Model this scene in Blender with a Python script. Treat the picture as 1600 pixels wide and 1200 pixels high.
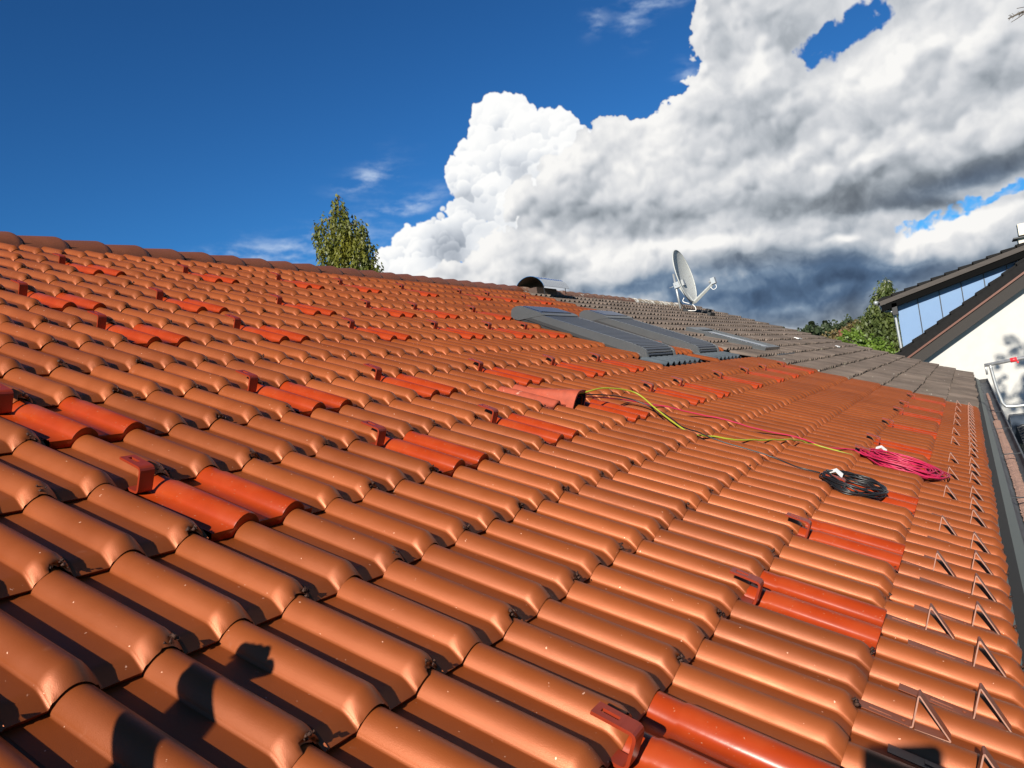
import bpy, bmesh, math, random
import numpy as np
from mathutils import Vector, Matrix
random.seed(7); rng = np.random.default_rng(7)
PI = math.pi
scn = bpy.context.scene
for o in list(bpy.data.objects): bpy.data.objects.remove(o)
COL = scn.collection

# ------------------------------------------------------------------ camera
TH = math.radians(24); CT, ST = math.cos(TH), math.sin(TH)
ORG = Vector((0, 0, 6))
UX = Vector((1, 0, 0)); VD = Vector((0, -CT, -ST)); NN = Vector((0, -ST, CT))
def W(u, v, h=0.0):                      # roof frame (along the eave, down the slope, off the roof) -> world, metres
    return ORG + UX*u + VD*v + NN*h
L = 0.334                                # tile gauge
RP = 0.15                                # roll pitch
def RC(r, c, h=0.0): return W(r*RP, c*L, h)

cam = bpy.data.cameras.new('camera'); co = bpy.data.objects.new('camera', cam); COL.objects.link(co)
cx = UX*0.50622414 + VD*0.83590291 - NN*(-0.21214016)
cy = UX*-0.05680918 + VD*0.27777525 - NN*0.95896487
cz = UX*0.86052881 + VD*-0.47339966 - NN*0.1881035
CAXES = (cz.copy(), cx.copy(), cy.copy())
mw = Matrix.Identity(4)
for i in range(3):
    mw[i][0] = cx[i]; mw[i][1] = -cy[i]; mw[i][2] = -cz[i]
CAM = W(-0.90423469, 1.6397345, 0.82555762)
mw.translation = CAM
co.matrix_world = mw
cam.sensor_width = 36; cam.lens = 1205.85*36/1600; cam.clip_start = 0.02; cam.clip_end = 3000
scn.camera = co

# ------------------------------------------------------------------ sun, exposure
TRAV = (UX*1.98 + VD*0.15 - NN*1.0).normalized()
sun = bpy.data.lights.new('sun', 'SUN'); sun.energy = 5.0; sun.angle = math.radians(0.53); sun.color = (1.0, 0.93, 0.82)
so = bpy.data.objects.new('sun', sun); COL.objects.link(so)
so.rotation_euler = TRAV.to_track_quat('-Z', 'Y').to_euler(); so.location = (-20, -5, 20)
scn.view_settings.view_transform = 'Standard'; scn.view_settings.look = 'None'
scn.view_settings.exposure = 0.66; scn.view_settings.gamma = 1
scn.render.engine = 'CYCLES'

# ------------------------------------------------------------------ sky
def sky_patch(AZ0=78.0, AZ1=-34.0, EL0=-2.0, EL1=44.0, step=0.06):
    """numpy cloud painter on an azimuth/elevation grid: returns colour (h,w,3) and cover (h,w)"""
    R = np.random.default_rng(11)
    w = int((AZ0-AZ1)/step); h = int((EL1-EL0)/step)
    az = np.linspace(AZ0, AZ1, w)[None, :]*np.ones((h, 1)); el = np.linspace(EL0, EL1, h)[:, None]*np.ones((1, w))
    def grad(seed):
        g = np.random.default_rng(seed).random(65536)*2*np.pi; return np.cos(g), np.sin(g)
    def perlin(x, y, seed):
        gx, gy = grad(seed); xi = np.floor(x).astype(int); yi = np.floor(y).astype(int); fx = x-xi; fy = y-yi
        u = fx*fx*fx*(fx*(fx*6-15)+10); v = fy*fy*fy*(fy*(fy*6-15)+10)
        def d(i, j):
            k = (((xi+i)*7919) ^ ((yi+j)*104729)) & 65535
            return gx[k]*(fx-i)+gy[k]*(fy-j)
        return (d(0, 0)*(1-u)+d(1, 0)*u)*(1-v)+(d(0, 1)*(1-u)+d(1, 1)*u)*v
    def fbm(x, y, s, o, seed, r=0.5):
        t = 0; a = 1; n = 0
        for i in range(o):
            t = t+a*perlin(x/s+i*13.7, y/s+i*5.1, seed+i); n += a; a *= r; s /= 2.03
        return t/n*1.6
    def puffs(x, y, s, seed):
        rr = np.random.default_rng(seed); ox, oy, rd = rr.random(65536), rr.random(65536), rr.random(65536)
        xs = x/s; ys = y/s; xi = np.floor(xs).astype(int); yi = np.floor(ys).astype(int); best = np.zeros_like(x)
        for i in (-1, 0, 1):
            for j in (-1, 0, 1):
                k = (((xi+i)*7919) ^ ((yi+j)*104729)) & 65535
                d2 = (xs-(xi+i)-ox[k])**2+(ys-(yi+j)-oy[k])**2; r = 0.55+0.42*rd[k]
                best = np.maximum(best, np.sqrt(np.maximum(r*r-d2, 0)))
        return best*s
    def ss(x, a, b):
        t = np.clip((x-a)/(b-a), 0, 1); return t*t*(3-2*t)
    def blur(a, n):
        for ax in (0, 1):
            for _ in range(2):
                p = np.pad(a, [(n+1, n) if k == ax else (0, 0) for k in (0, 1)], mode='edge'); c = np.cumsum(p, ax)
                a = (np.take(c, range(2*n+1, c.shape[ax]), ax)-np.take(c, range(0, c.shape[ax]-2*n-1), ax))/(2*n+1)
        return a
    w1 = fbm(az, el, 5, 5, 1); w2 = fbm(az, el, 5, 5, 21)
    wf1 = fbm(az, el, 0.9, 4, 31); wf2 = fbm(az, el, 0.9, 4, 41)
    F = fbm(az+w1*2, el+w2*2, 4.0, 8, 61, 0.55)
    FF = fbm(az+w1, el+w2, 1.2, 6, 71, 0.6)
    X = az+wf1*0.25; Y = el+wf2*0.25
    cr = puffs(X, Y, 0.75, 53)/0.75+0.5*puffs(X+.3*wf1, Y, 0.34, 54)/0.34; cr = (cr-cr.mean())/cr.std()
    crs = blur(cr, 2)
    gy, gx = np.gradient(blur(cr, 3), step); fine = np.clip((0.7*gx-0.8*gy)*0.10, -1, 1)
    def B(a, e, ra, re, rot, g):
        t = np.radians(rot); dx = az+w1*0.9-a; dy = el+w2*0.9-e
        x = (dx*np.cos(t)+dy*np.sin(t))/ra; y = (-dx*np.sin(t)+dy*np.cos(t))/re
        return g*np.exp(-1.2*(x*x+y*y))
    def S(l): return sum(B(*b) for b in l)
    def ramp(x, st):
        xs = [s[0] for s in st]; return np.stack([np.interp(x, xs, [s[1][i] for s in st]) for i in range(3)], -1)
    def top_of(pts):
        pts = sorted(pts); return lambda a: np.interp(a, [p[0] for p in pts], [p[1] for p in pts])
    def paint(pts, lobes, macro, shape, soft, rim, wob, fl=1.0, fr=0.0):
        """overlapping billows, back to front: crisp lit upper edge, falling off downwards"""
        Lm = np.full(az.shape, np.nan); cov = np.zeros_like(az); L = np.zeros_like(az)
        for (a, e, r, q) in lobes:
            j0 = int((AZ0-a-r*1.6)/step); j1 = int((AZ0-a+r*1.6)/step); i0 = int((e-r*1.6-EL0)/step); i1 = int((e+r*1.6-EL0)/step)
            j0, j1 = max(j0, 0), min(j1, w); i0, i1 = max(i0, 0), min(i1, h)
            if j1 <= j0+2 or i1 <= i0+2: continue
            sl = (slice(i0, i1), slice(j0, j1))
            dx = (az[sl]+wf1[sl]*wob*.6*min(r, 1.5)+w1[sl]*wob*.5-a)/r; dy = (el[sl]+wf2[sl]*wob*.6*min(r, 1.5)+w2[sl]*wob*.5-e)/(r*fl)
            d = np.sqrt(dx*dx+dy*dy)-crs[sl]*0.035/max(r, 0.6)**0.5-FF[sl]*fr
            m = ss(1-d, 0, soft/r)
            if q: m = m*q
            b = shape*(dy*0.62+dx*0.26)*np.clip(1.15-0.25*r, .55, 1)*min(1, (r+.15)/.95) + rim*np.clip(d-0.55, 0, 1)*(dy > -0.3)
            L[sl] = L[sl]*(1-m)+m*b; cov[sl] = cov[sl]+(1-cov[sl])*m
        return L, cov
    def scatter(pts, n, rmin, rmax, amin, amax, emin, seed, skip=None, pw=2.0, edge=0.35):
        q = np.random.default_rng(seed); T = top_of(pts); out = []
        for _ in range(n*6):
            a = q.uniform(amin, amax); r = rmin+(rmax-rmin)*q.random()**pw
            t = min(T(a), T(a-r*.5)+r*.3, T(a+r*.5)+r*.3)-r*(1-edge)
            if t < emin: continue
            e = t if q.random() < 0.16 else q.uniform(emin, t)
            if skip is not None and skip(a, e, r): continue
            out.append((a, e, r, 0)); 
            if len(out) >= n: break
        return out
    # --- tower
    ta = [(80, -9), (44.5, -9), (41.4, 9.6), (38.9, 11.8), (36.4, 12.9), (34.0, 14.2), (32.8, 17.3), (31.4, 19.0), (30.2, 20.6), (29.0, 21.2), (27.6, 21.1), (26.6, 19.9), (25.8, 20.3), (24.6, 20.1), (23.2, 19.0), (22.0, 17.2), (20.5, 13), (15, 8), (-40, 8)]
    lobes = scatter(ta, 90, 0.7, 2.4, 19, 43, 6, 5, pw=1.2)
    lobes.sort(key=lambda b: -b[1]-b[2]*0.3)
    big = [(28.4, 19.6, 1.65, 0), (24.7, 18.3, 2.0, 0), (31.2, 17.9, 1.3, 0), (26.3, 17.2, 1.5, 0), (28.6, 17.4, 1.35, 0), (31.8, 16.0, 1.5, 0), (29.7, 14.6, 1.9, 0), (32.4, 13.7, 1.3, 0), (33.6, 12.6, 1.3, 0)]
    small = scatter(ta, 330, 0.22, 0.85, 20, 42.5, 7, 9, edge=0.30, pw=1.6); small.sort(key=lambda b: -b[1])
    lob = lobes+big; lob.sort(key=lambda b: -(b[1]+b[2]*0.9)); allb = []
    for k, b in enumerate(lob): allb.append(b)
    allb = sorted(allb+small, key=lambda b: -(b[1]+b[2]*0.6))
    La, aa = paint(ta, allb, None, 0.40, 0.10, 0.12, 0.55)
    la = 0.80+La*0.9+fine*0.05+FF*0.05
    la = la-S([(34.0, 11.4, 1.7, 1.4, 25, .60), (27.8, 17.0, 1.4, .9, 10, .34), (32.3, 14.6, 1.3, .8, 10, .22), (29, 19, .5, 1.0, 20, .12), (38, 9.6, 3, 1.0, 0, .12), (31.5, 12.6, 2, 1.2, 0, .2), (23.5, 16.2, 2, 1, 0, .12)])
    ca = ramp(la, [(0.15, (0.27, 0.31, 0.37)), (0.45, (0.50, 0.54, 0.60)), (0.72, (0.77, 0.80, 0.84)), (0.95, (1.0, 1.0, 0.99))])
    # --- main mass
    tb = [(80, -9), (41, -9), (38.5, 8.6), (36.3, 9.8), (34.0, 10.5), (32.6, 10.2), (30.6, 11.4), (29.2, 13.6), (28.0, 15.8), (25.8, 16.8), (23.4, 17.0), (21.4, 18.5), (18.9, 18.2), (16.8, 18.1), (14.6, 19.4), (13.3, 20.6), (13.0, 22.7), (12.6, 26), (12.0, 36), (-40, 39)]
    hole = lambda a, e: 1.0*np.exp(-(((a-4.3)*.96+(e-20.2)*-.28)/2.9)**4-(((a-4.3)*.28+(e-20.2)*.96)/1.05)**4)
    hole2 = lambda a, e: np.exp(-((a+1.9)/5.0)**4-((e-8.05+(a+1.9)*.19)/.50)**4)
    sk = lambda a, e, r: hole(a, e-r*.0) > 0.12 or hole(a, e+r*.8) > .3 or hole(a, e-r*.8) > .3 or hole(a-r*.8, e) > .3 or hole(a+r*.8, e) > .3 or hole2(a, e) > 0.1 or hole2(a, e-r*.45) > .3 or hole2(a, e+r*.45) > .3
    l1 = scatter(tb, 420, 1.0, 3.2, -38, 40, -1, 15, skip=sk, pw=1.3); l2 = scatter(tb, 900, 0.3, 1.1, -12, 39, 0, 16, skip=sk, edge=0.7, pw=1.5)
    allb = sorted(l1+l2, key=lambda b: -(b[1]+b[2]*0.55))
    Lb, ab = paint(tb, allb, None, 0.50, 0.26, 0.12, 0.9, 0.75, 0.16)
    T = top_of(tb); AW = az+wf1*0.5; EW = el+wf2*0.4
    inner = ss(T(AW)-EW+0.4*FF-0.9, 0, 0.8)*ss(T(AW-1.1)-EW, 0, 0.8)*ss(T(AW+1.1)-EW, 0, 0.8)
    hl = hole(AW, EW); h2 = hole2(AW, EW)
    inner = inner*(1-ss(hl*(1+0.9*FF)+0.2*FF*(hl > .02), 0.10, 0.75))*(1-.72*ss(h2*(1+1.2*FF), 0.15, 0.8))
    ab = ab+(1-ab)*inner
    fr_ = fbm(az+w1*3, el*1.4+w2*3, 0.7, 6, 91, 0.62); ab = ss(ab+2.4*fr_*ab*(1-ab), 0.12, 0.92)
    low = ss(el, 11.5, 7.0)
    Ls = blur(Lb, 2)
    lb = 0.63+Ls*(1.05-0.45*low)+0.36*F*(0.8+0.6*low)+0.10*FF+fine*0.03
    lb += S([(23, 12.8, 4.6, .9, 4, -.34), (26, 13.5, 2.4, 1.0, 0, -.14), (14.5, 11.4, 5.5, 1.0, 2, -.46), (6.5, 10.2, 5.5, 1.0, -3, -.52), (-1.8, 9.9, 4.2, .75, -4, -.68), (2.2, 8.8, 3.4, .6, 12, -.60), (-9, 10.5, 7, 1.2, -4, -.4), (19.5, 11.0, 2.6, .8, 8, -.24),
             (11.6, 7.2, 3.4, .8, 6, -.72), (7.5, 6.4, 3.2, .7, 6, -.55), (8.5, 4.7, 6.5, 1.6, 2, -.74), (2.8, 4.4, 4.5, .8, 6, -.60), (-4, 4.0, 4.5, .9, 6, -.40), (20.5, 6.9, 4.5, .8, 0, -.62), (27, 8.8, 2.6, .8, 0, -.22), (16, 4.9, 6, 1.1, 0, -.62), (11, 2.7, 7, 1.4, 0, -.62), (19, 3.4, 5, 1.0, 0, -.3),
             (12.0, 21.8, 1.0, 3.0, 0, -.24), (8.6, 22.0, 1.8, .9, 10, -.20), (8.0, 15.6, 3, 1.3, -20, -.26), (-4, 15, 2.4, 2.4, 0, -.20), (2, 14.5, 4, 1, 0, -.12), (15, 14.5, 5, .7, 5, -.08),
             (14.9, 8.95, 3.2, .60, 5, .42), (18.5, 9.2, 2.6, .6, 0, .22), (0.8, 6.6, 4.0, .55, -6, .46), (-2.5, 6.9, 3, .7, 0, .26), (6.4, 7.5, 1.4, .28, 0, .50), (21, 15.7, 5.5, 1.2, 8, .12), (4, 17.7, 3.4, 1.2, 0, .18), (-1, 17.8, 4, 1.8, 0, .16), (9.5, 13.2, 4.4, .6, -14, .18), (4, 12.4, 4.5, .8, -8, .20), (-2, 11.8, 4, .7, -8, .18), (24, 9.9, 5, 1.1, 0, .14), (12.0, 2.0, 2.2, .32, 4, .46), (17.3, 4.2, 1.4, .28, 0, .50), (14.4, 4.6, 1.0, .45, 0, .34), (34, 9.0, 3, .9, 0, -.06), (38, 8, 5, 1, 0, .2), (11, 19, 2.6, 1.2, 0, .12)])
    lb += 0.16*np.exp(-np.clip(T(AW)-EW, 0, 30)/1.1)+S([(3.0, 18.7, 3.0, .5, -17, .16), (-2.5, 7.1, 3.2, .4, -8, .15)])
    lb = np.where(lb < 0.22, 0.22-(0.22-lb)*0.40+0.16*np.clip(F+0.1, -1, 1)*low+0.11*FF, lb)
    lb = lb+S([(13.2, 5.4, 1.6, .5, 10, .22), (16.2, 4.3, 1.4, .45, 10, .24), (10.6, 3.6, 1.8, .4, 6, .22), (6.8, 4.3, 2.0, .35, 4, .16), (20, 5.2, 1.8, .4, 0, .18)])
    blue_ = np.clip(S([(9, 4.8, 11, 2.6, 0, 1.3), (20, 6.4, 6, 1.6, 0, 1.1), (-1.5, 9.4, 4.5, .9, -4, .5)]), 0, 1)[..., None]
    cg = ramp(lb, [(-0.1, (0.085, 0.10, 0.125)), (0.12, (0.17, 0.195, 0.225)), (0.32, (0.33, 0.365, 0.405)), (0.52, (0.51, 0.54, 0.58)), (0.72, (0.69, 0.705, 0.73)), (0.98, (0.95, 0.94, 0.92))])
    cb_ = ramp(lb, [(-0.1, (0.050, 0.085, 0.150)), (0.12, (0.090, 0.150, 0.250)), (0.32, (0.20, 0.28, 0.39)), (0.52, (0.42, 0.48, 0.555)), (0.72, (0.68, 0.70, 0.73)), (0.95, (0.97, 0.95, 0.92))])
    cb = cg*(1-blue_)+cb_*blue_
    # --- wisps
    Wn = fbm(az*0.32+el*0.10+w1*.25, el*1.15-az*0.13+w2*.3, 1.0, 7, 81, 0.62)
    wm = S([(38.9, 17.4, 2.6, 1.0, -18, 1), (36.6, 15.0, 3.2, .9, -8, 1), (45.5, 12.8, 3.8, 1.2, -4, 1.1), (40.9, 13, 2.0, 1.1, 0, 1.0), (50.5, 12.3, 3.5, .7, 0, .5), (20.6, 25.0, .9, 1.0, 40, .8), (17.4, 24.9, 1.5, 1.3, -40, .8), (15.0, 25.6, 1.7, .8, 0, .8), (14.6, 20.6, .9, .7, 40, .7), (36, 12.9, 3, .5, 0, .5)])
    wis = np.clip(ss(Wn+wm*0.35, -0.15, 0.95)*np.clip(wm, 0, 1)*0.85, 0, 1)
    cw = np.array([0.58, 0.70, 0.88])
    alpha = 1-(1-wis)*(1-aa)*(1-ab)
    c = cw*wis[..., None]; c = c*(1-aa[..., None])+ca*aa[..., None]; c = c*(1-ab[..., None])+cb*ab[..., None]
    fade = ss(el, EL1, EL1-8)*ss(az, AZ0, AZ0-8)*ss(az, AZ1, AZ1+12)
    col = c/np.maximum(alpha, 1e-3)[..., None]; alpha = alpha*fade
    return col.astype(np.float32), alpha.astype(np.float32), (AZ0, AZ1, EL0, EL1)

def build_world():
    w = bpy.data.worlds.new('World'); scn.world = w; w.use_nodes = True
    nt = w.node_tree; N = nt.nodes; K = nt.links; N.clear()
    def put(s, v):
        if isinstance(v, (int, float, tuple)): s.default_value = v
        else: K.new(v, s)
    def M(op, a, b=None):
        n = N.new('ShaderNodeMath'); n.operation = op; put(n.inputs[0], a)
        if b is not None: put(n.inputs[1], b)
        return n.outputs[0]
    def VM(op, a, b):
        n = N.new('ShaderNodeVectorMath'); n.operation = op; put(n.inputs[0], a); put(n.inputs['Scale' if op == 'SCALE' else 1], b); return n.outputs[0]
    def mix(f, a, b):
        n = N.new('ShaderNodeMix'); n.data_type = 'RGBA'; put(n.inputs[0], f); put(n.inputs[6], a); put(n.inputs[7], b); return n.outputs[2]
    col, al, (A0, A1, E0, E1) = sky_patch()
    h, wd = al.shape
    img = bpy.data.images.new('cloud_field', wd, h, alpha=True, float_buffer=True); img.colorspace_settings.name = 'Non-Color'; img.alpha_mode = 'CHANNEL_PACKED'
    img.pixels.foreach_set(np.concatenate([col, al[..., None]], -1).ravel()); img.pack()
    tc = N.new('ShaderNodeTexCoord'); sx = N.new('ShaderNodeSeparateXYZ'); K.new(tc.outputs['Generated'], sx.inputs[0])
    AZ = M('MULTIPLY', M('ARCTAN2', sx.outputs[1], sx.outputs[0]), 180/PI)
    EL = M('MULTIPLY', M('ARCSINE', sx.outputs[2]), 180/PI)
    cb = N.new('ShaderNodeCombineXYZ'); K.new(M('MULTIPLY', M('SUBTRACT', A0, AZ), 1/(A0-A1)), cb.inputs[0]); K.new(M('MULTIPLY', M('SUBTRACT', EL, E0), 1/(E1-E0)), cb.inputs[1])
    ti = N.new('ShaderNodeTexImage'); ti.image = img; ti.extension = 'CLIP'; ti.interpolation = 'Cubic'; K.new(cb.outputs[0], ti.inputs[0])
    sky = N.new('ShaderNodeTexSky'); sky.sky_type = 'NISHITA'; sky.sun_disc = False
    sky.sun_elevation = math.asin(-TRAV.z); sky.sun_rotation = math.atan2(-TRAV.x, -TRAV.y)
    sky.air_density = 1.0; sky.dust_density = 0.2; sky.ozone_density = 3.0; sky.altitude = 500
    gm = N.new('ShaderNodeGamma'); K.new(VM('SCALE', sky.outputs[0], 0.10), gm.inputs[0]); gm.inputs[1].default_value = 1.25
    blue = VM('MULTIPLY', gm.outputs[0], (0.31, 0.79, 1.13))
    out = mix(ti.outputs['Alpha'], blue, ti.outputs['Color'])
    bg = N.new('ShaderNodeBackground'); K.new(out, bg.inputs[0]); bg.inputs[1].default_value = 0.635
    wo = N.new('ShaderNodeOutputWorld'); K.new(bg.outputs[0], wo.inputs[0])
    w.cycles.sampling_method = 'MANUAL'; w.cycles.sample_map_resolution = 512
build_world()

# ------------------------------------------------------------------ materials
MATS = {}
def mat(name, col, rough=0.6, metal=0.0, spec=0.5, var=0.0, vscale=6.0, bump=0.0, bscale=200.0, coat=0.0, col2=None, spots=None, stretch=None):
    if name in MATS: return MATS[name]
    m = bpy.data.materials.new(name); m.use_nodes = True; nt = m.node_tree; N = nt.nodes; K = nt.links
    b = N['Principled BSDF']; b.inputs['Base Color'].default_value = (*col, 1); b.inputs['Roughness'].default_value = rough
    b.inputs['Metallic'].default_value = metal; b.inputs['Specular IOR Level'].default_value = spec; b.inputs['Coat Weight'].default_value = coat
    b.inputs['Coat Roughness'].default_value = 0.25
    tc = N.new('ShaderNodeTexCoord'); vec = tc.outputs['Object']
    if stretch:
        mp = N.new('ShaderNodeMapping'); mp.inputs['Scale'].default_value = stretch; K.new(vec, mp.inputs[0]); vec = mp.outputs[0]
    cur = None
    if var > 0 or col2:
        n = N.new('ShaderNodeTexNoise'); n.inputs['Scale'].default_value = vscale; n.inputs['Detail'].default_value = 6; n.inputs['Roughness'].default_value = 0.6; K.new(vec, n.inputs['Vector'])
        r = N.new('ShaderNodeValToRGB'); K.new(n.outputs[0], r.inputs[0]); r.color_ramp.elements[0].position = 0.32; r.color_ramp.elements[1].position = 0.68
        c2 = col2 or tuple(min(1, c*(1+var)) for c in col); c1 = col if col2 else tuple(c*(1-var) for c in col)
        r.color_ramp.elements[0].color = (*c1, 1); r.color_ramp.elements[1].color = (*c2, 1)
        cur = r.outputs[0]; K.new(cur, b.inputs['Base Color'])
    for sp in (spots or []):
        scale, thr, scol, soft = sp
        v = N.new('ShaderNodeTexNoise'); v.inputs['Scale'].default_value = scale; v.inputs['Detail'].default_value = 3; K.new(vec, v.inputs['Vector'])
        mr = N.new('ShaderNodeMapRange'); K.new(v.outputs[0], mr.inputs[0]); mr.inputs[1].default_value = thr; mr.inputs[2].default_value = thr+soft
        mx = N.new('ShaderNodeMix'); mx.data_type = 'RGBA'; K.new(mr.outputs[0], mx.inputs[0])
        if cur is None: mx.inputs[6].default_value = (*col, 1)
        else: K.new(cur, mx.inputs[6])
        mx.inputs[7].default_value = (*scol, 1); cur = mx.outputs[2]; K.new(cur, b.inputs['Base Color'])
    if bump > 0:
        n = N.new('ShaderNodeTexNoise'); n.inputs['Scale'].default_value = bscale; n.inputs['Detail'].default_value = 4; K.new(vec, n.inputs['Vector'])
        bp = N.new('ShaderNodeBump'); bp.inputs['Strength'].default_value = bump; bp.inputs['Distance'].default_value = 0.01; K.new(n.outputs[0], bp.inputs['Height']); K.new(bp.outputs[0], b.inputs['Normal'])
    MATS[name] = m; return m

def tile_material(name, tone, c1, c2, rough, speck, bump, bscale):
    """satin tile: colour drifts from tile to tile (face attribute), specks and faint streaks"""
    m = mat(name, c1, rough, col2=c2, vscale=2.2, bump=bump, bscale=bscale, spots=speck)
    nt = m.node_tree; N = nt.nodes; K = nt.links; b = N['Principled BSDF']
    src = b.inputs['Base Color'].links[0].from_socket
    at = N.new('ShaderNodeAttribute'); at.attribute_name = 'tone'
    hs = N.new('ShaderNodeHueSaturation'); K.new(src, hs.inputs['Color'])
    mr = N.new('ShaderNodeMapRange'); K.new(at.outputs['Fac'], mr.inputs[0]); mr.inputs[3].default_value = 1-tone; mr.inputs[4].default_value = 1+tone
    K.new(mr.outputs[0], hs.inputs['Value']); K.new(hs.outputs[0], b.inputs['Base Color'])
    nr = N.new('ShaderNodeTexNoise'); nr.inputs['Scale'].default_value = 9; nr.inputs['Detail'].default_value = 6
    tc = N.new('ShaderNodeTexCoord'); K.new(tc.outputs['Object'], nr.inputs['Vector'])
    m2 = N.new('ShaderNodeMapRange'); K.new(nr.outputs[0], m2.inputs[0]); m2.inputs[1].default_value = .3; m2.inputs[2].default_value = .7; m2.inputs[3].default_value = rough-.07; m2.inputs[4].default_value = rough+.09
    K.new(m2.outputs[0], b.inputs['Roughness'])
    return m
m_tile = tile_material('terracotta_coated_tile', 0.11, (0.245, 0.056, 0.0105), (0.298, 0.072, 0.015), 0.46,
                       [(95, 0.735, (0.75, 0.42, 0.28), 0.02), (21, 0.72, (0.30, 0.09, 0.035), 0.1)], 0.10, 700)
m_tile.node_tree.nodes['Principled BSDF'].inputs['Metallic'].default_value = 0.34
m_raw = mat('raw_tile_edge', (0.055, 0.024, 0.015), 0.6, spec=.3, bump=0.6, bscale=250)
m_old = tile_material('weathered_concrete_tile', 0.16, (0.082, 0.060, 0.046), (0.158, 0.120, 0.094), 0.92,
                      [(55, 0.66, (0.10, 0.085, 0.06), 0.06), (17, 0.70, (0.40, 0.37, 0.31), 0.05), (8, 0.66, (0.12, 0.11, 0.075), 0.12)], 0.5, 160)
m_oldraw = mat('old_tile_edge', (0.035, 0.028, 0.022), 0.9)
m_metal = mat('scarlet_painted_metal', (0.285, 0.031, 0.0035), 0.33, spec=0.35, var=0.12, spots=[(6, 0.56, (0.31, 0.060, 0.018), 0.3), (140, 0.70, (0.40, 0.16, 0.09), 0.03)], bump=0.03, bscale=60)
m_hook = mat('dark_red_painted_steel', (0.23, 0.025, 0.008), 0.38, var=0.2, spec=.35)
m_guard = mat('brown_red_coated_strip', (0.19, 0.050, 0.022), 0.42, var=0.1)
m_pale_edge = mat('pale_strip_edge', (0.34, 0.17, 0.12), 0.5)  # paler colour for the narrow edges of the guard strip

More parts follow.
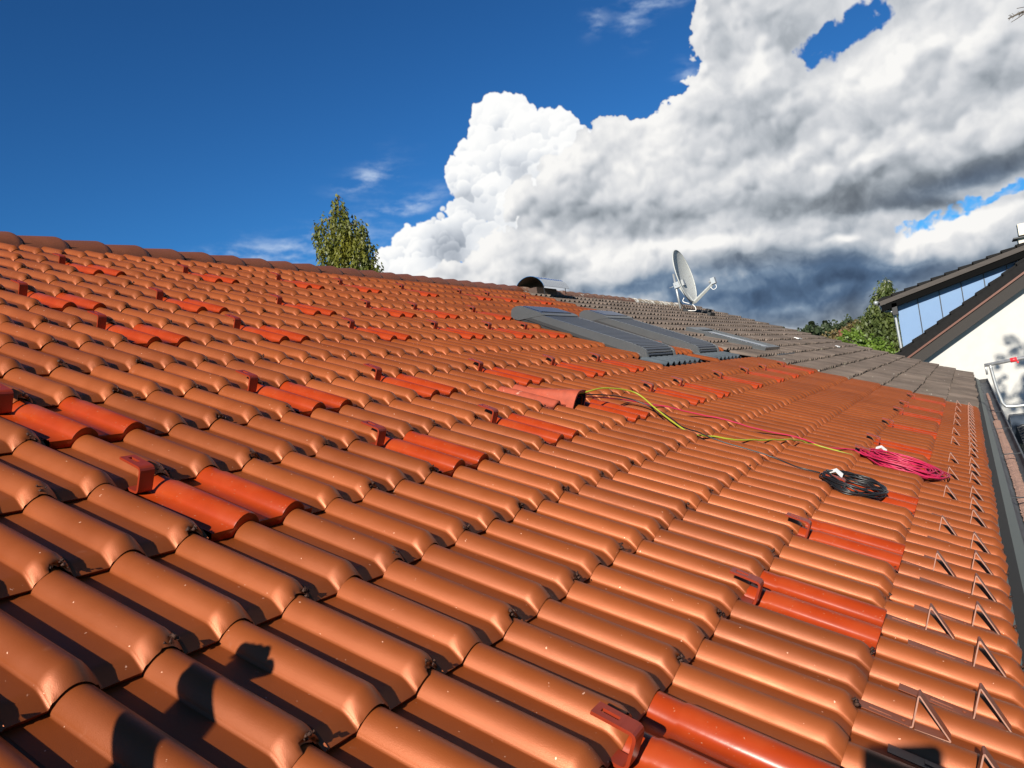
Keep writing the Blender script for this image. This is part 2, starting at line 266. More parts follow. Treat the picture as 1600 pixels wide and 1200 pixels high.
# ------------------------------------------------------------------ mesh helpers
def link(name, me, mats, parent=None, smooth=False):
    o = bpy.data.objects.new(name, me); COL.objects.link(o)
    for m in (mats if isinstance(mats, (list, tuple)) else [mats]): me.materials.append(m)
    if parent is not None: o.parent = parent; o.matrix_parent_inverse = parent.matrix_world.inverted() if False else Matrix.Identity(4)
    if smooth: me.polygons.foreach_set('use_smooth', [True]*len(me.polygons))
    return o
def tag(o, label=None, cat=None, group=None, kind=None):
    for k, v in (('label', label), ('category', cat), ('group', group), ('kind', kind)):
        if v: o[k] = v
    return o
class MB:
    """collects geometry in world (or given) coordinates, links it as one mesh"""
    def __init__(s): s.v = []; s.f = []; s.m = []
    def add(s, vs, fs, mi=0):
        n = len(s.v); s.v += [tuple(p) for p in vs]; s.f += [tuple(i+n for i in f) for f in fs]; s.m += [mi]*len(fs)
    def hexa(s, p, mi=0):                # 8 points: bottom ring, top ring
        s.add(p, [(3, 2, 1, 0), (4, 5, 6, 7), (0, 1, 5, 4), (1, 2, 6, 5), (2, 3, 7, 6), (3, 0, 4, 7)], mi)
    def box(s, x0, x1, y0, y1, z0, z1, T=None, mi=0):
        p = [(x0, y0, z0), (x1, y0, z0), (x1, y1, z0), (x0, y1, z0), (x0, y0, z1), (x1, y0, z1), (x1, y1, z1), (x0, y1, z1)]
        if T: p = [T(*q) for q in p]
        s.hexa(p, mi)
    def tube(s, pts, r, n=8, mi=0, cap=True):
        pts = [Vector(p) for p in pts]; rs = r if isinstance(r, (list, tuple)) else [r]*len(pts)
        up = Vector((0.13, 0.21, 0.97)); ring = []; prev = None
        for i, p in enumerate(pts):
            t = (pts[min(i+1, len(pts)-1)] - pts[max(i-1, 0)])
            if t.length < 1e-9: t = Vector((0, 0, 1))
            t.normalize()
            a = (prev - t*prev.dot(t)) if prev is not None else t.cross(up)
            if a.length < 1e-6: a = t.cross(Vector((1, 0, 0)))
            a.normalize(); b = t.cross(a); prev = a
            ring.append([p + (a*math.cos(2*PI*k/n) + b*math.sin(2*PI*k/n))*rs[i] for k in range(n)])
        vs = [q for r_ in ring for q in r_]; fs = []
        for i in range(len(pts)-1):
            for k in range(n): fs.append((i*n+k, i*n+(k+1) % n, (i+1)*n+(k+1) % n, (i+1)*n+k))
        if cap: fs += [tuple(range(n-1, -1, -1)), tuple((len(pts)-1)*n+k for k in range(n))]
        s.add(vs, fs, mi)
    def prism(s, prof, a, b, T, mi=0, mi_side=None):   # closed profile (p,q) swept from a to b; T(t,p,q)->point
        n = len(prof); vs = [T(a, *p) for p in prof] + [T(b, *p) for p in prof]
        s.add(vs, [(i, (i+1) % n, n+(i+1) % n, n+i) for i in range(n)], mi)
        ms = mi if mi_side is None else mi_side
        s.add(vs, [tuple(range(n-1, -1, -1)), tuple(range(n, 2*n))], ms)
    def strip(s, path, th, a, b, T, mi=0, mi_edge=None):  # flat bar bent along path (p,q), width a..b
        n = len(path); off = []
        for i in range(n):
            p0 = Vector(path[max(i-1, 0)]); p1 = Vector(path[min(i+1, n-1)]); d = (p1-p0).normalized(); nn = Vector((-d.y, d.x))
            if 0 < i < n-1:
                d0 = (Vector(path[i])-p0).normalized(); cs = max(0.35, d0.dot(d)); off.append(nn*(th/2/cs))
            else: off.append(nn*(th/2))
        A = [(path[i][0]+off[i].x, path[i][1]+off[i].y) for i in range(n)]; B = [(path[i][0]-off[i].x, path[i][1]-off[i].y) for i in range(n)]
        me = mi if mi_edge is None else mi_edge
        for i in range(n-1):
            q = [T(a, *A[i]), T(a, *A[i+1]), T(b, *A[i+1]), T(b, *A[i]), T(a, *B[i]), T(a, *B[i+1]), T(b, *B[i+1]), T(b, *B[i])]
            s.add(q, [(0, 1, 2, 3), (7, 6, 5, 4)], mi); s.add(q, [(0, 4, 5, 1), (3, 2, 6, 7)], me)
            if i == 0: s.add(q, [(0, 3, 7, 4)], me)
            if i == n-2: s.add(q, [(1, 5, 6, 2)], me)
    def build(s, name, mats, parent=None, smooth=False, origin=None):
        vs = s.v
        if origin is not None: vs = [(v[0]-origin[0], v[1]-origin[1], v[2]-origin[2]) for v in vs]
        me = bpy.data.meshes.new(name); me.from_pydata(vs, [], s.f); me.update()
        o = link(name, me, mats, parent, smooth)
        me.polygons.foreach_set('material_index', s.m)
        if origin is not None and parent is None: o.location = origin
        return o
def empty(name, loc, label, cat, group=None):
    o = bpy.data.objects.new(name, None); COL.objects.link(o); o.location = loc; o.empty_display_size = 0.1
    return tag(o, label, cat, group)
def rounded(pts, r, k=4):                # round the corners of an open 2D path
    out = [tuple(pts[0])]
    for i in range(1, len(pts)-1):
        p = Vector(pts[i]); a = Vector(pts[i-1])-p; b = Vector(pts[i+1])-p
        ra = min(r, a.length*.45, b.length*.45); s = p+a.normalized()*ra; e = p+b.normalized()*ra
        for j in range(k+1):
            t = j/k; q = s*(1-t)**2 + p*2*t*(1-t) + e*t*t; out.append((q.x, q.y))
    out.append(tuple(pts[-1])); return out
def catmull(P, n=6):
    P = [Vector(p) for p in P]; Q = [P[0]*2-P[1]]+P+[P[-1]*2-P[-2]]; out = []
    for i in range(1, len(Q)-2):
        for j in range(n):
            t = j/n; a, b, c, d = Q[i-1], Q[i], Q[i+1], Q[i+2]
            out.append(0.5*((2*b)+(c-a)*t+(2*a-5*b+4*c-d)*t*t+(3*b-a-3*c+d)*t**3))
    out.append(Q[-2]); return out

# ------------------------------------------------------------------ roof tiling
T_NOSE = 0.026; RW = 0.080; RH = 0.033
def prof_h(x, metal=False):
    """height of the tile surface at x metres from the left foot of a roll (one pitch)"""
    x = x % RP
    if metal:
        w = 0.076
        if x >= w: return 0.0
        a = x/w; return 0.031*min(1.0, math.sin(PI*a)**0.66)
    if x >= RW: return 0.0
    t = min(x, RW-x)/(RW/2)
    return RH*(1-(1-t)**2)**0.78
def tile_grid(nroll, x0, x1, lod):
    xs = [x0, -0.028, -0.003, 0.0]
    for k in range(nroll):
        b = k*RP
        fr = (0.03, .055, 0.12, 0.19, 0.27, .355, .43, .5, .57, .645, .73, .81, .88, .945, 1.0) if lod == 0 else (0.12, 0.3, 0.5, 0.7, 0.88, 1.0)
        xs += [b+RW*f for f in fr]
        if k < nroll-1: xs += [b+RP, b+RP-.003, b+RW+.004]
    xs += [x1]
    xs = sorted(set(round(x, 5) for x in xs if x0 <= x <= x1+1e-6)); return xs
hooks = {0: [2, 8, 13, 19, 26, 30, 37, 43, 48, 54], -2: [2, 8, 13, 19, 25, 30], -5: [8, 13, 19, 25, 30, 34], -7: [8, 13, 19, 25, 29, 35, 53],
         -10: [13, 19, 25, 30, 36, 43, 47, 53], 4: [2, 8, 13, 19, 26, 30, 37, 44, 49, 56]}
R_OLD = {-12: 59, -11: 59, -10: 60, -9: 60, -8: 60, -7: 60, -6: 57, -5: 56, -4: 56, -3: 55, -2: 55, -1: 56, 0: 57, 1: 58, 2: 58, 3: 60, 4: 61, 5: 62, 6: 62}
holes = set()
for c in hooks:
    for r in hooks[c]: holes |= {(r, c+1), (r+1, c+1)}
for n_ in (-5, -4, -3, -2):
    for r in range(37, 41): holes.add((r, n_))
    for r in range(47, 51): holes.add((r, n_))
for r in range(35, 45): holes.add((r, -1))
for r in range(46, 56): holes.add((r, -1))
for n_ in (-4, -3, -2):
    for r in range(64, 70): holes.add((r, n_))
for r in (17, 18): holes.add((r, 0))
R0, R1 = -14, 121
class Field:
    def __init__(s): s.v = []; s.f = []; s.m = []; s.t = []; s.n = 0
    def add(s, v, f, mi, tone):
        s.v.append(v); s.f.append(f+s.n); s.m += [mi]*len(f); s.t += [tone]*len(f); s.n += len(v)
new_f, old_f = Field(), Field()
def world_np(u, v, h):
    return np.stack([ORG.x+u, ORG.y+VD.y*v+NN.y*h, ORG.z+VD.z*v+NN.z*h], -1)
def put_tile(field, r, c, nroll, old):
    """one tile: rolls r..r+nroll-1, nose on course line c"""
    far = r > 34; lod = 1 if far else 0
    x0, x1 = -0.068, (nroll-1)*RP + RW + 0.005
    xs = np.array(tile_grid(nroll, x0, x1, lod))
    hp = np.array([prof_h(x) for x in xs])
    if old: hp = hp*0.95
    hp[-1] = 0.0045 if True else 0
    tn = T_NOSE
    # stations down the slope: distance, height loss at nose
    if lod == 0: ws = [(-0.05, 0), (0.0, 0), (L-0.042, 0), (L-0.034, 0.0008), (L-0.024, 0.0046), (L-0.013, 0.0105), (L-0.004, 0.0155), (L, 0.0190)]
    else: ws = [(-0.05, 0), (L-0.04, 0), (L-0.018, 0.007), (L-0.004, 0.015), (L, 0.019)]
    if old: ws = [(-0.05, 0), (L-0.02, 0), (L-0.005, 0.001), (L, 0.003)]; tn = 0.030
    du, dw, dh = rng.normal(0, 0.0013), rng.normal(0, 0.0024), abs(rng.normal(0, 0.0015))
    if old: du, dw, dh = rng.normal(0, 0.003), rng.normal(0, 0.007), abs(rng.normal(0, 0.003))
    skew = rng.normal(0, 0.0026)
    nxs = len(xs); xj = xs-(nroll-1)*RP; mj = (xj > RW*.40) & (xj < RW*.97); notch = mj*(0.008 + rng.random(nxs)*0.010)*(1 if not far else .6)*rng.choice([1, 1, .5, .25])
    nx = len(xs); rows = []
    base = (c-1)*L
    for w, drop in ws:
        k = np.clip(w/L, -1, 1)
        h = hp*(1.0) + tn*max(k, -0.2) - drop*(1+0.25*(hp > 0.01)) + dh*max(k, 0)
        vv = np.full(nx, base + w + dw*(k > 0.5)) + skew*(xs-x0)/(x1-x0)*(k > 0.5)
        if w > L-0.012 and not old: vv = vv - notch      # joint roll ends broken and ragged
        if old and w > L-0.01: vv = vv - rng.random(nx)*0.012
        rows.append(world_np(r*RP + xs + du, vv, h))
    # front face down to just above the tile below, on separate vertices
    lw, ld = ws[-1]
    top = rows[-1].copy()
    htop = hp + tn - ld*(1+0.25*(hp > 0.01)) + dh
    vv = np.full(nx, base + L - 0.002 + dw) + skew*(xs-x0)/(x1-x0) - (notch*.8 if not old else 0)
    bot = world_np(r*RP + xs + du, vv - (rng.random(nx)*0.003 if not far else 0), np.minimum(hp*0.985+0.0020, htop-0.001))
    V = np.concatenate(rows)
    def quads(nr, off=0):
        i = np.arange(nx-1); q = []
        for k in range(nr-1):
            a = off+k*nx+i; q.append(np.stack([a, a+nx, a+nx+1, a+1], -1))
        return np.concatenate(q)
    field.add(V, quads(len(rows)), 0, rng.random())
    back = world_np(r*RP + xs + du, vv - 0.04, np.minimum(hp*0.985+0.002, htop-0.001))
    qf = quads(3); raw = np.concatenate([mj[:-1] & mj[1:]]*2)
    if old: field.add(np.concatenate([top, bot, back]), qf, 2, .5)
    else:
        field.add(np.concatenate([top, bot, back]), qf[~raw], 0, rng.random()*.5)
        if raw.any(): field.add(np.concatenate([top, bot, back]), qf[raw], 1, .5)
    if not old:
        # thin free edge on the side joint
        e = [rows[1 if lod == 0 else 0][-1], rows[-1][-1]]
        field.add(np.array([e[0], e[1], e[1]-np.array(NN)*0.004, e[0]-np.array(NN)*0.004]), np.array([[0, 1, 2, 3]]), 1, 0.5)
        if r < 18:                                       # crumbs of raw concrete at the open corner of the joint
            for _ in range(5 if r < 10 else 3):
                x = (nroll-1)*RP + RW*rng.uniform(0.42, 0.93); s = rng.uniform(0.0022, 0.0055)
                hh = prof_h(x) + rng.uniform(0.003, T_NOSE*0.8)
                ctr = world_np(np.array([r*RP+x]), np.array([c*L - rng.uniform(0.004, 0.014)]), np.array([hh]))[0]
                dv = rng.normal(0, 1, (6, 3)); dv = np.array([[1, 0, 0], [-1, 0, 0], [0, 1, 0], [0, -1, 0], [0, 0, 1], [0, 0, -1]])*s*(0.7+rng.random((6, 1))*0.9) + dv*s*0.25
                field.add(ctr+dv, np.array([[0, 2, 4, 4], [2, 1, 4, 4], [1, 3, 4, 4], [3, 0, 4, 4], [2, 0, 5, 5], [1, 2, 5, 5], [3, 1, 5, 5], [0, 3, 5, 5]]), 1, 0.5)
for c in range(-12, 7):
    ro = R_OLD[c]; r = R0
    segs = []; start = None
    for rr in range(R0, R1+1):
        bad = (rr, c) in holes
        if bad or rr == ro or rr == R1:
            if start is not None and rr > start: segs.append((start, rr)); start = None
            if not bad and rr < R1: start = rr
        elif start is None: start = rr
    for a, b in segs:
        old = a >= ro; n = b-a
        k = a
        if not old and n % 2: put_tile(new_f, k, c, 1, False); k += 1
        if old and n % 2: put_tile(old_f, k, c, 1, True); k += 1
        while k < b: put_tile(old_f if old else new_f, k, c, 2, old); k += 2
def build_field(fd, name, mats, parent):
    me = bpy.data.meshes.new(name); V = np.concatenate(fd.v); F = np.concatenate(fd.f)
    faces = [tuple(q) if q[2] != q[3] else tuple(q[:3]) for q in F.tolist()]
    me.from_pydata(V.tolist(), [], faces); me.update()
    o = link(name, me, mats, parent, True)
    me.polygons.foreach_set('material_index', fd.m)
    at = me.attributes.new('tone', 'FLOAT', 'FACE'); at.data.foreach_set('value', fd.t)
    return o
house = empty('house', (0, 0, 0), 'low house whose long roof is half new orange double-roll tiles and half old grey ones', 'house')
o = build_field(new_f, 'tiled_roof', [m_tile, m_raw, m_tile], house); tag(o, 'new orange-brown tiles with satin coating')
o = build_field(old_f, 'tiled_roof', [m_old, m_oldraw, m_oldraw], house); tag(o, 'old rough grey-brown concrete tiles')
#@@REST

# ------------------------------------------------------------------ the rest of the house
m_dark = mat('dark_underlay', (0.012, 0.011, 0.010), 0.9)
m_white = mat('white_render', (0.47, 0.46, 0.43), 0.9, var=0.04, vscale=3, bump=0.15, bscale=90)
m_zinc = mat('weathered_zinc', (0.085, 0.092, 0.100), 0.55, metal=0.25, var=0.25, vscale=5)
m_lead = mat('grey_lead_apron', (0.085, 0.100, 0.110), 0.5, metal=0.1, var=0.15)
m_alu = mat('grey_coated_aluminium', (0.080, 0.084, 0.086), 0.32, metal=0.35, var=0.05)
m_alud = mat('dark_grey_aluminium', (0.030, 0.032, 0.034), 0.38, metal=0.3, var=0.06)
m_slat = mat('blue_grey_shutter_slats', (0.028, 0.036, 0.056), 0.36, metal=0.2, var=0.05)
m_black = mat('black_rubber_and_gap_shade', (0.010, 0.010, 0.011), 0.55)
m_cell = mat('solar_cell', (0.012, 0.022, 0.055), 0.30, spec=0.4)
m_steel = mat('polished_steel_sheet', (0.55, 0.57, 0.60), 0.18, metal=1.0)
m_glass = mat('skylight_glass', (0.05, 0.07, 0.09), 0.06, spec=1.0)
m_ridge_old = mat('mossy_ridge', (0.16, 0.075, 0.045), 0.9, var=0.3, vscale=8, bump=0.5, bscale=120, spots=[(14, 0.62, (0.42, 0.38, 0.31), 0.05)])
m_ridge_pale = mat('lichen_ridge', (0.30, 0.24, 0.17), 0.9, var=0.3, vscale=8, bump=0.5, bscale=120, spots=[(9, 0.5, (0.72, 0.68, 0.60), 0.05)])
m_ridge = mat('red_brown_ridge', (0.175, 0.052, 0.020), 0.55, var=0.12, vscale=5, bump=0.1, bscale=300)
m_debris = mat('leaf_litter', (0.38, 0.225, 0.17), 0.95, var=0.22, vscale=90, bump=0.6, bscale=400)
T = W                                     # roof frame transform

b = MB(); b.box(R0*RP-.3, R1*RP-.02, -12.0*L, 6.22*L, -0.14, -0.035, W)
b.build('roof_deck', m_dark, house)
b = MB()
ye, yr = W(0, 6.0*L, -.15).y, W(0, -12*L, 0).y
x0, x1 = R0*RP-.2, R1*RP-.12
yb = 2*yr-ye
for (xa, xb, ya, yb_) in ((x0, x1, ye, ye+.24), (x0, x1, yb-.24, yb), (x0, x0+.24, ye+.24, yb-.24), (x1-.24, x1, ye+.24, yb-.24)):
    b.box(xa, xb, ya, yb_, 0, W(0, 6*L, -.16).z)
for xa in (x0, x1-.24):
    zt = W(0, 6*L, -.16).z
    b.add([(xa, ye+.24, zt), (xa+.24, ye+.24, zt), (xa+.24, yb-.24, zt), (xa, yb-.24, zt), (xa, yr, W(0, -12*L, -.16).z), (xa+.24, yr, W(0, -12*L, -.16).z)],
          [(0, 3, 4), (1, 5, 2), (0, 4, 5, 1), (3, 2, 5, 4), (0, 1, 2, 3)])
b.build('wall', m_white, house)
# far slope, seen only from elsewhere
def WB(u, v, h=0):
    p = W(u, v, h); return Vector((p.x, 2*yr-p.y, p.z))
b = MB()
for c in range(-12, 6): b.box(R0*RP-.3, R1*RP, c*L, (c+1)*L, -0.12, 0.004+0.0, lambda u, v, h, c=c: WB(u, v, h+0.02*(v-c*L)/L))
tag(b.build('tiled_roof', m_tile, house), 'far slope of the roof')

# ridge caps, each lapping over the next
def cap(u0, u1, mats, name='ridge_tile', lab=None):
    b = MB(); n = 12; A = []; U = [(u0, 0.86), (u1-.05, 1.0), (u1-.03, .985), (u1-.012, .93), (u1, .84)]
    j = rng.normal(0, .004); c0 = W(0, -12*L, 0)
    for (u, s) in U:
        for i in range(n+1):
            a = PI*i/n; x = math.cos(a)*0.125*s; z = math.sin(a)**.75*0.088*s
            A.append((u, c0.y+x+j, c0.z+z-abs(x)*.42+0.008+j*.5+0.012*(u-u0)/.33))
    m = len(U); b.add(A, [(k*(n+1)+i, k*(n+1)+i+1, (k+1)*(n+1)+i+1, (k+1)*(n+1)+i) for k in range(m-1) for i in range(n)])
    e = A[-(n+1):]; e2 = [(p[0]-.012, c0.y+(p[1]-c0.y)*.86, p[2]-.012) for p in e]
    b.add(e+e2, [(i, i+1, n+2+i, n+1+i) for i in range(n)], 1)
    o = b.build(name, mats, house, True)
    if lab: tag(o, lab)
u = -0.55; k = 0
while u < 16.0:
    if u < 8.7: cap(u, u+.345, [m_ridge, m_raw])
    elif u < 13.0: cap(u, u+.345, [m_ridge_old, m_dark], lab='dull brown weathered ridge tile')
    else: cap(u, u+.345, [m_ridge_pale, m_dark], lab='ridge tile blotched with pale lichen')
    u += .315; k += 1
b = MB(); c0 = W(0, -12*L, 0); b.box(-.9, 16.1, c0.y-.10, c0.y+.10, c0.z-.06, c0.z+.012); b.build('ridge_batten', m_dark, house)

# gutter with litter lying in it
gv, gh, gr = 6.60*L, -0.035, 0.078
def GP(u, a, r): return W(u, gv, gh) + Vector((0, -math.cos(a)*r*-1, 0))*-1 + Vector((0, 0, -math.sin(a)*r))
b = MB(); n = 12; gx0, gx1 = R0*RP-.3, R1*RP+.02; cs = 8
for k in range(cs):
    xa, xb = gx0+(gx1-gx0)*k/cs, gx0+(gx1-gx0)*(k+1)/cs
    A = [W(xx, gv, gh)+Vector((0, math.cos(PI*i/n)*r, -math.sin(PI*i/n)*r)) for r in (gr, gr-.003) for xx in (xa, xb) for i in range(n+1)]
    q = n+1
    b.add(A, [(i, i+1, q+i+1, q+i) for i in range(n)]+[(2*q+i, 3*q+i, 3*q+i+1, 2*q+i+1) for i in range(n)])
bead = W(0, gv, gh); b.tube([(gx0, bead.y-gr-.005, bead.z+.002), (gx1, bead.y-gr-.005, bead.z+.002)], 0.008, 8)
gut = b.build('gutter', m_zinc, house, True)
b = MB(); A = [W(gx1, gv, gh)+Vector((0, math.cos(PI*i/n)*(gr+.004), -math.sin(PI*i/n)*(gr+.004))) for i in range(n+1)]; A2 = [p+Vector((.012, 0, 0)) for p in A]
b.add(A+A2, [tuple(range(n+1)), tuple(range(2*n+1, n, -1))]+[(i, i+1, n+2+i, n+1+i) for i in range(n)]); b.build('end_cap', m_black, gut)
b = MB()
for u in np.arange(-1.2, 18, 1.9):
    p = W(u, gv, gh)
    A = [p+Vector((0, math.cos(a)*(gr+.004), -math.sin(a)*(gr+.004))) for a in np.linspace(0, PI, 9)]
    b.tube(A, .004, 5)
    b.box(u-.012, u+.012, p.y-gr-.008, p.y+gr+.03, p.z+.006, p.z+.010)
tag(b.build('gutter_bracket', m_alud, gut), 'row of steel gutter brackets', kind='stuff')
b = MB()
for (ua, ub, wd, f) in ((-1.5, 3.3, .030, .2), (3.42, 9.8, .033, .2), (9.9, 14.5, .018, 0)):
    n = int((ub-ua)/.022)
    top = []
    for i in range(n+1):
        u = ua+(ub-ua)*i/n; e = min(1, min(i, n-i)/3+.25); p = W(u, gv, gh); s = wd*e*(0.88+.24*rng.random()+.06*math.sin(i*.05)); dy = .002*math.sin(i*.03)+rng.normal(0, .001)
        top.append([(p.x, p.y+dy+s, p.z-gr+.024+rng.normal(0, .0008)), (p.x, p.y+dy+s*.3, p.z-gr+.033+rng.normal(0, .0015)), (p.x, p.y+dy-s*.4, p.z-gr+.032+rng.normal(0, .0015)), (p.x, p.y+dy-s, p.z-gr+.022)])
    V = [q for r_ in top for q in r_]; b.add(V, [(i*4+k, i*4+k+1, (i+1)*4+k+1, (i+1)*4+k) for i in range(n) for k in range(3)])
tag(b.build('leaf_litter', m_debris, gut), 'pinkish brown litter in the gutter', kind='stuff')

b = MB(); b.hexa([W(gx0, 6.0*L-.09, -.030), W(gx1, 6.0*L-.09, -.030), W(gx1, gv-.070, -.075), W(gx0, gv-.070, -.075), W(gx0, 6.0*L-.09, -.012), W(gx1, 6.0*L-.09, -.012), W(gx1, gv-.070, -.055), W(gx0, gv-.070, -.055)])
b.build('eave_flashing', mat('eave_sheet', (.085, .095, .085), .6), house)
# chimney with an arched sheet-metal cowl behind the ridge
yr0 = W(0, -12*L, 0).y; zr0 = W(0, -12*L, 0).z
b = MB(); b.box(9.08, 9.72, 3.42, 3.66, zr0-.6, zr0+.045); ch = b.build('chimney', mat('sooty_brick', (0.07, 0.045, 0.035), .9, var=.3), house)
b = MB(); n = 18; A = []
yc, zc, rr = 3.50, 7.58, 0.262
for xx in (9.0, 9.82):
    for r in (rr, rr-.006):
        for i in range(n+1):
            a = math.radians(2+ (164-2)*i/n); A.append((xx, yc+math.cos(PI-a)*-1*-r*-1, zc+math.sin(a)*r))
q = n+1
b.add(A, [(i, i+1, 2*q+i+1, 2*q+i) for i in range(n)], 0)
b.add(A, [(q+i, 3*q+i, 3*q+i+1, q+i+1) for i in range(n)], 1)
b.add(A, [(i, q+i, q+i+1, i+1) for i in range(n)]+[(2*q+i, 2*q+i+1, 3*q+i+1, 3*q+i) for i in range(n)], 0)
b.build('cowl', [m_steel, mat('dark_cowl_inside', (0.10, 0.085, 0.06), .7, metal=.2)], ch, True)  # inner face in a darker, duller colour than the outer sheet
for xx in (9.06, 9.76):
    for yy in (3.29, 3.70): b = MB(); b.tube([(xx, yy, zr0-.12), (xx, yy, zc+.10)], .006, 6); b.build('cowl_leg', m_alud, ch)

# ------------------------------------------------------------------ roof windows with roller shutters
def roof_window(u0, u1, label):
    v0, v1 = -6.10*L, -1.88*L
    k = lambda v: min(1, max(0, (v-v0)/(v1-v0)))
    hs = lambda v: .086*(1-k(v))+.014*k(v)              # seam between skirt and rail falls towards the eave
    ht = lambda v: .160*(1-k(v))+.116*k(v)              # top of the rail
    b = MB()
    va, vb = v0+.05, v1-.01
    b.hexa([T(u0, va, -.06), T(u1, va, -.06), T(u1, vb, -.06), T(u0, vb, -.06), T(u0, va, hs(va)-.006), T(u1, va, hs(va)-.006), T(u1, vb, hs(vb)-.006), T(u0, vb, hs(vb)-.006)])
    for ua, ub in ((u0-.035, u0-.001), (u1+.001, u1+.035)):
        b.hexa([T(ua, va+.05, -.02), T(ub, va+.05, -.02), T(ub, vb, -.02), T(ua, vb, -.02), T(ua, va+.05, .030), T(ub, va+.05, .042), T(ub, vb, .004), T(ua, vb, .002)])
    w = b.build('roof_window', m_alud, house); tag(w, label)
    prof = rounded([(v0+.16, hs(v0+.16)+.020), (v1-.03, hs(v1-.03)+.016), (v1+.035, .026), (v1-.01, ht(v1)-.012), (v1-.16, ht(v1-.16)), (v0+.17, ht(v0+.17)), (v0+.16, hs(v0+.16)+.020)], .040, 6)
    for ua, ub in ((u0-.012, u0+.024), (u1-.024, u1+.012)):
        b = MB(); b.prism([(p[0], p[1]) for p in prof[:-1]], ua, ub, lambda t, p, q: T(t, p, q)); b.build('side_rail', m_alu, w)
    b = MB(); b.hexa([T(u0-.015, va, hs(va)-.007), T(u1+.014, va, hs(va)-.007), T(u1+.014, vb-.01, hs(vb)-.007), T(u0-.015, vb-.01, hs(vb)-.007), T(u0-.015, va, hs(va)+.022), T(u1+.014, va, hs(va)+.022), T(u1+.014, vb-.01, hs(vb)+.018), T(u0-.015, vb-.01, hs(vb)+.018)])
    b.build('rubber_seal', m_black, w)
    path = [(v, ht(v)-.004) for v in np.linspace(v0+.30, v1-.12, 24)] + [(v1-.085, ht(v1)-.004), (v1-.050, ht(v1)-.012), (v1-.022, ht(v1)-.028), (v1-.004, ht(v1)-.050), (v1+.006, ht(v1)-.074)]
    b = MB(); ua, ub = u0+.025, u1-.025
    for i in range(len(path)-1):
        p, q = Vector(path[i]), Vector(path[i+1]); d = (q-p); nn = Vector((-d.y, d.x)).normalized(); nn = nn if nn.y > 0 else -nn
        pts = [p+d*.05-nn*.007, p+d*.10+nn*.0010, p+d*.45+nn*.0040, p+d*.78+nn*.0010, p+d*.94-nn*.006]
        V = [T(ua, *x) for x in pts]+[T(ub, *x) for x in pts]; b.add(V, [(j, j+5, j+6, j+1) for j in (1, 2)]); b.add(V, [(j, j+5, j+6, j+1) for j in (0, 3)], 1)  # slat lips coloured black: shade of the gaps painted in
    vc = v1-.055
    b.hexa([T(ua, v0+.1, hs(v0+.1)+.013), T(ub, v0+.1, hs(v0+.1)+.013), T(ub, vc, .03), T(ua, vc, .03), T(ua, v0+.1, ht(v0+.1)-.012), T(ub, v0+.1, ht(v0+.1)-.012), T(ub, vc, ht(vc)-.024), T(ua, vc, ht(vc)-.024)], 1)
    b.build('shutter', [m_slat, m_black], w)
    hp = rounded([(v0+.02, .050), (v0+.00, .125), (v0+.06, .178), (v0+.30, .170), (v0+.36, .153), (v0+.20, .088), (v0+.10, .040), (v0+.02, .050)], .03, 4)
    b = MB(); b.prism(hp[:-1], u0-.016, u1+.016, lambda t, p, q: T(t, p, q)); hb = b.build('shutter_housing', m_alu, w)
    b = MB(); b.hexa([T(u0+.05, v0+.085, .176), T(u1-.05, v0+.085, .176), T(u1-.05, v0+.29, .170), T(u0+.05, v0+.29, .170), T(u0+.05, v0+.085, .182), T(u1-.05, v0+.085, .182), T(u1-.05, v0+.29, .176), T(u0+.05, v0+.29, .176)]); b.build('solar_panel', m_cell, w)
    b = MB()
    for (a0, a1, h0, h1) in ((v0+.20, v0+.40, .052, .056), (v0+.20, v0+.204, .052, .080), (v0+.396, v0+.40, .052, .078)): b.box(u0-.004, u0-.0005, a0, a1, h0, h1, T)
    b.build('hatch_seam', m_black, w)
    # pleated lead apron below
    b = MB(); n = int((u1-u0+.36)/.0125); V = []
    for row, (v, k) in enumerate(((v1-.02, .6), (v1+.03, 1.0), (v1+.215, 1.0), (v1+.218, 1.0))):
        for i in range(n+1):
            u = u0-.10+i*.0125+ (0.0 if v < v1 else 0); s = (u/RP) % 1
            h = prof_h(u)*.9*k+.012+(.022*(v-(-2*L))/L if v > -2*L else 0)
            if row == 3: h -= .010
            V.append(T(u, v, h))
    b.add(V, [(r_*(n+1)+i, r_*(n+1)+i+1, (r_+1)*(n+1)+i+1, (r_+1)*(n+1)+i) for r_ in range(3) for i in range(n)])
    o = b.build('apron', m_lead, w, True)
roof_window(36.4*RP, 41.3*RP, 'near roof window, grey roller shutter fully closed')
roof_window(46.4*RP, 51.3*RP, 'far roof window, grey roller shutter fully closed')
# plain skylight among the old tiles
u0, u1, v0, v1 = 64.0*RP, 70*RP, -4.9*L, -1.55*L
b = MB(); b.box(u0-.05, u1+.05, v0-.06, v1+.05, -.03, .030, T); w3 = b.build('roof_window', m_alud, house); tag(w3, 'third roof window, bare glass without a shutter')
b = MB()
for a in ((u0, u0+.075, v0, v1), (u1-.075, u1, v0, v1), (u0+.075, u1-.075, v1-.07, v1), (u0+.075, u1-.075, v0, v0+.14)): b.box(*a, .030, .082, T)
b.build('frame', m_alu, w3)
b = MB(); b.box(u0+.075, u1-.075, v0+.14, v1-.07, .030, .068, T); b.build('glass', m_glass, w3)
b = MB(); b.box(u0+.012, u0+.055, v0+.30, v1-.08, .083, .092, T); b.build('glint_strip', m_steel, w3)  # added polished strip, stands in for the sun's reflection on the left frame
b = MB(); b.box(u0-.1, u1+.12, v1+.052, v1+.20, .010, .038, T); b.build('apron', m_lead, w3)

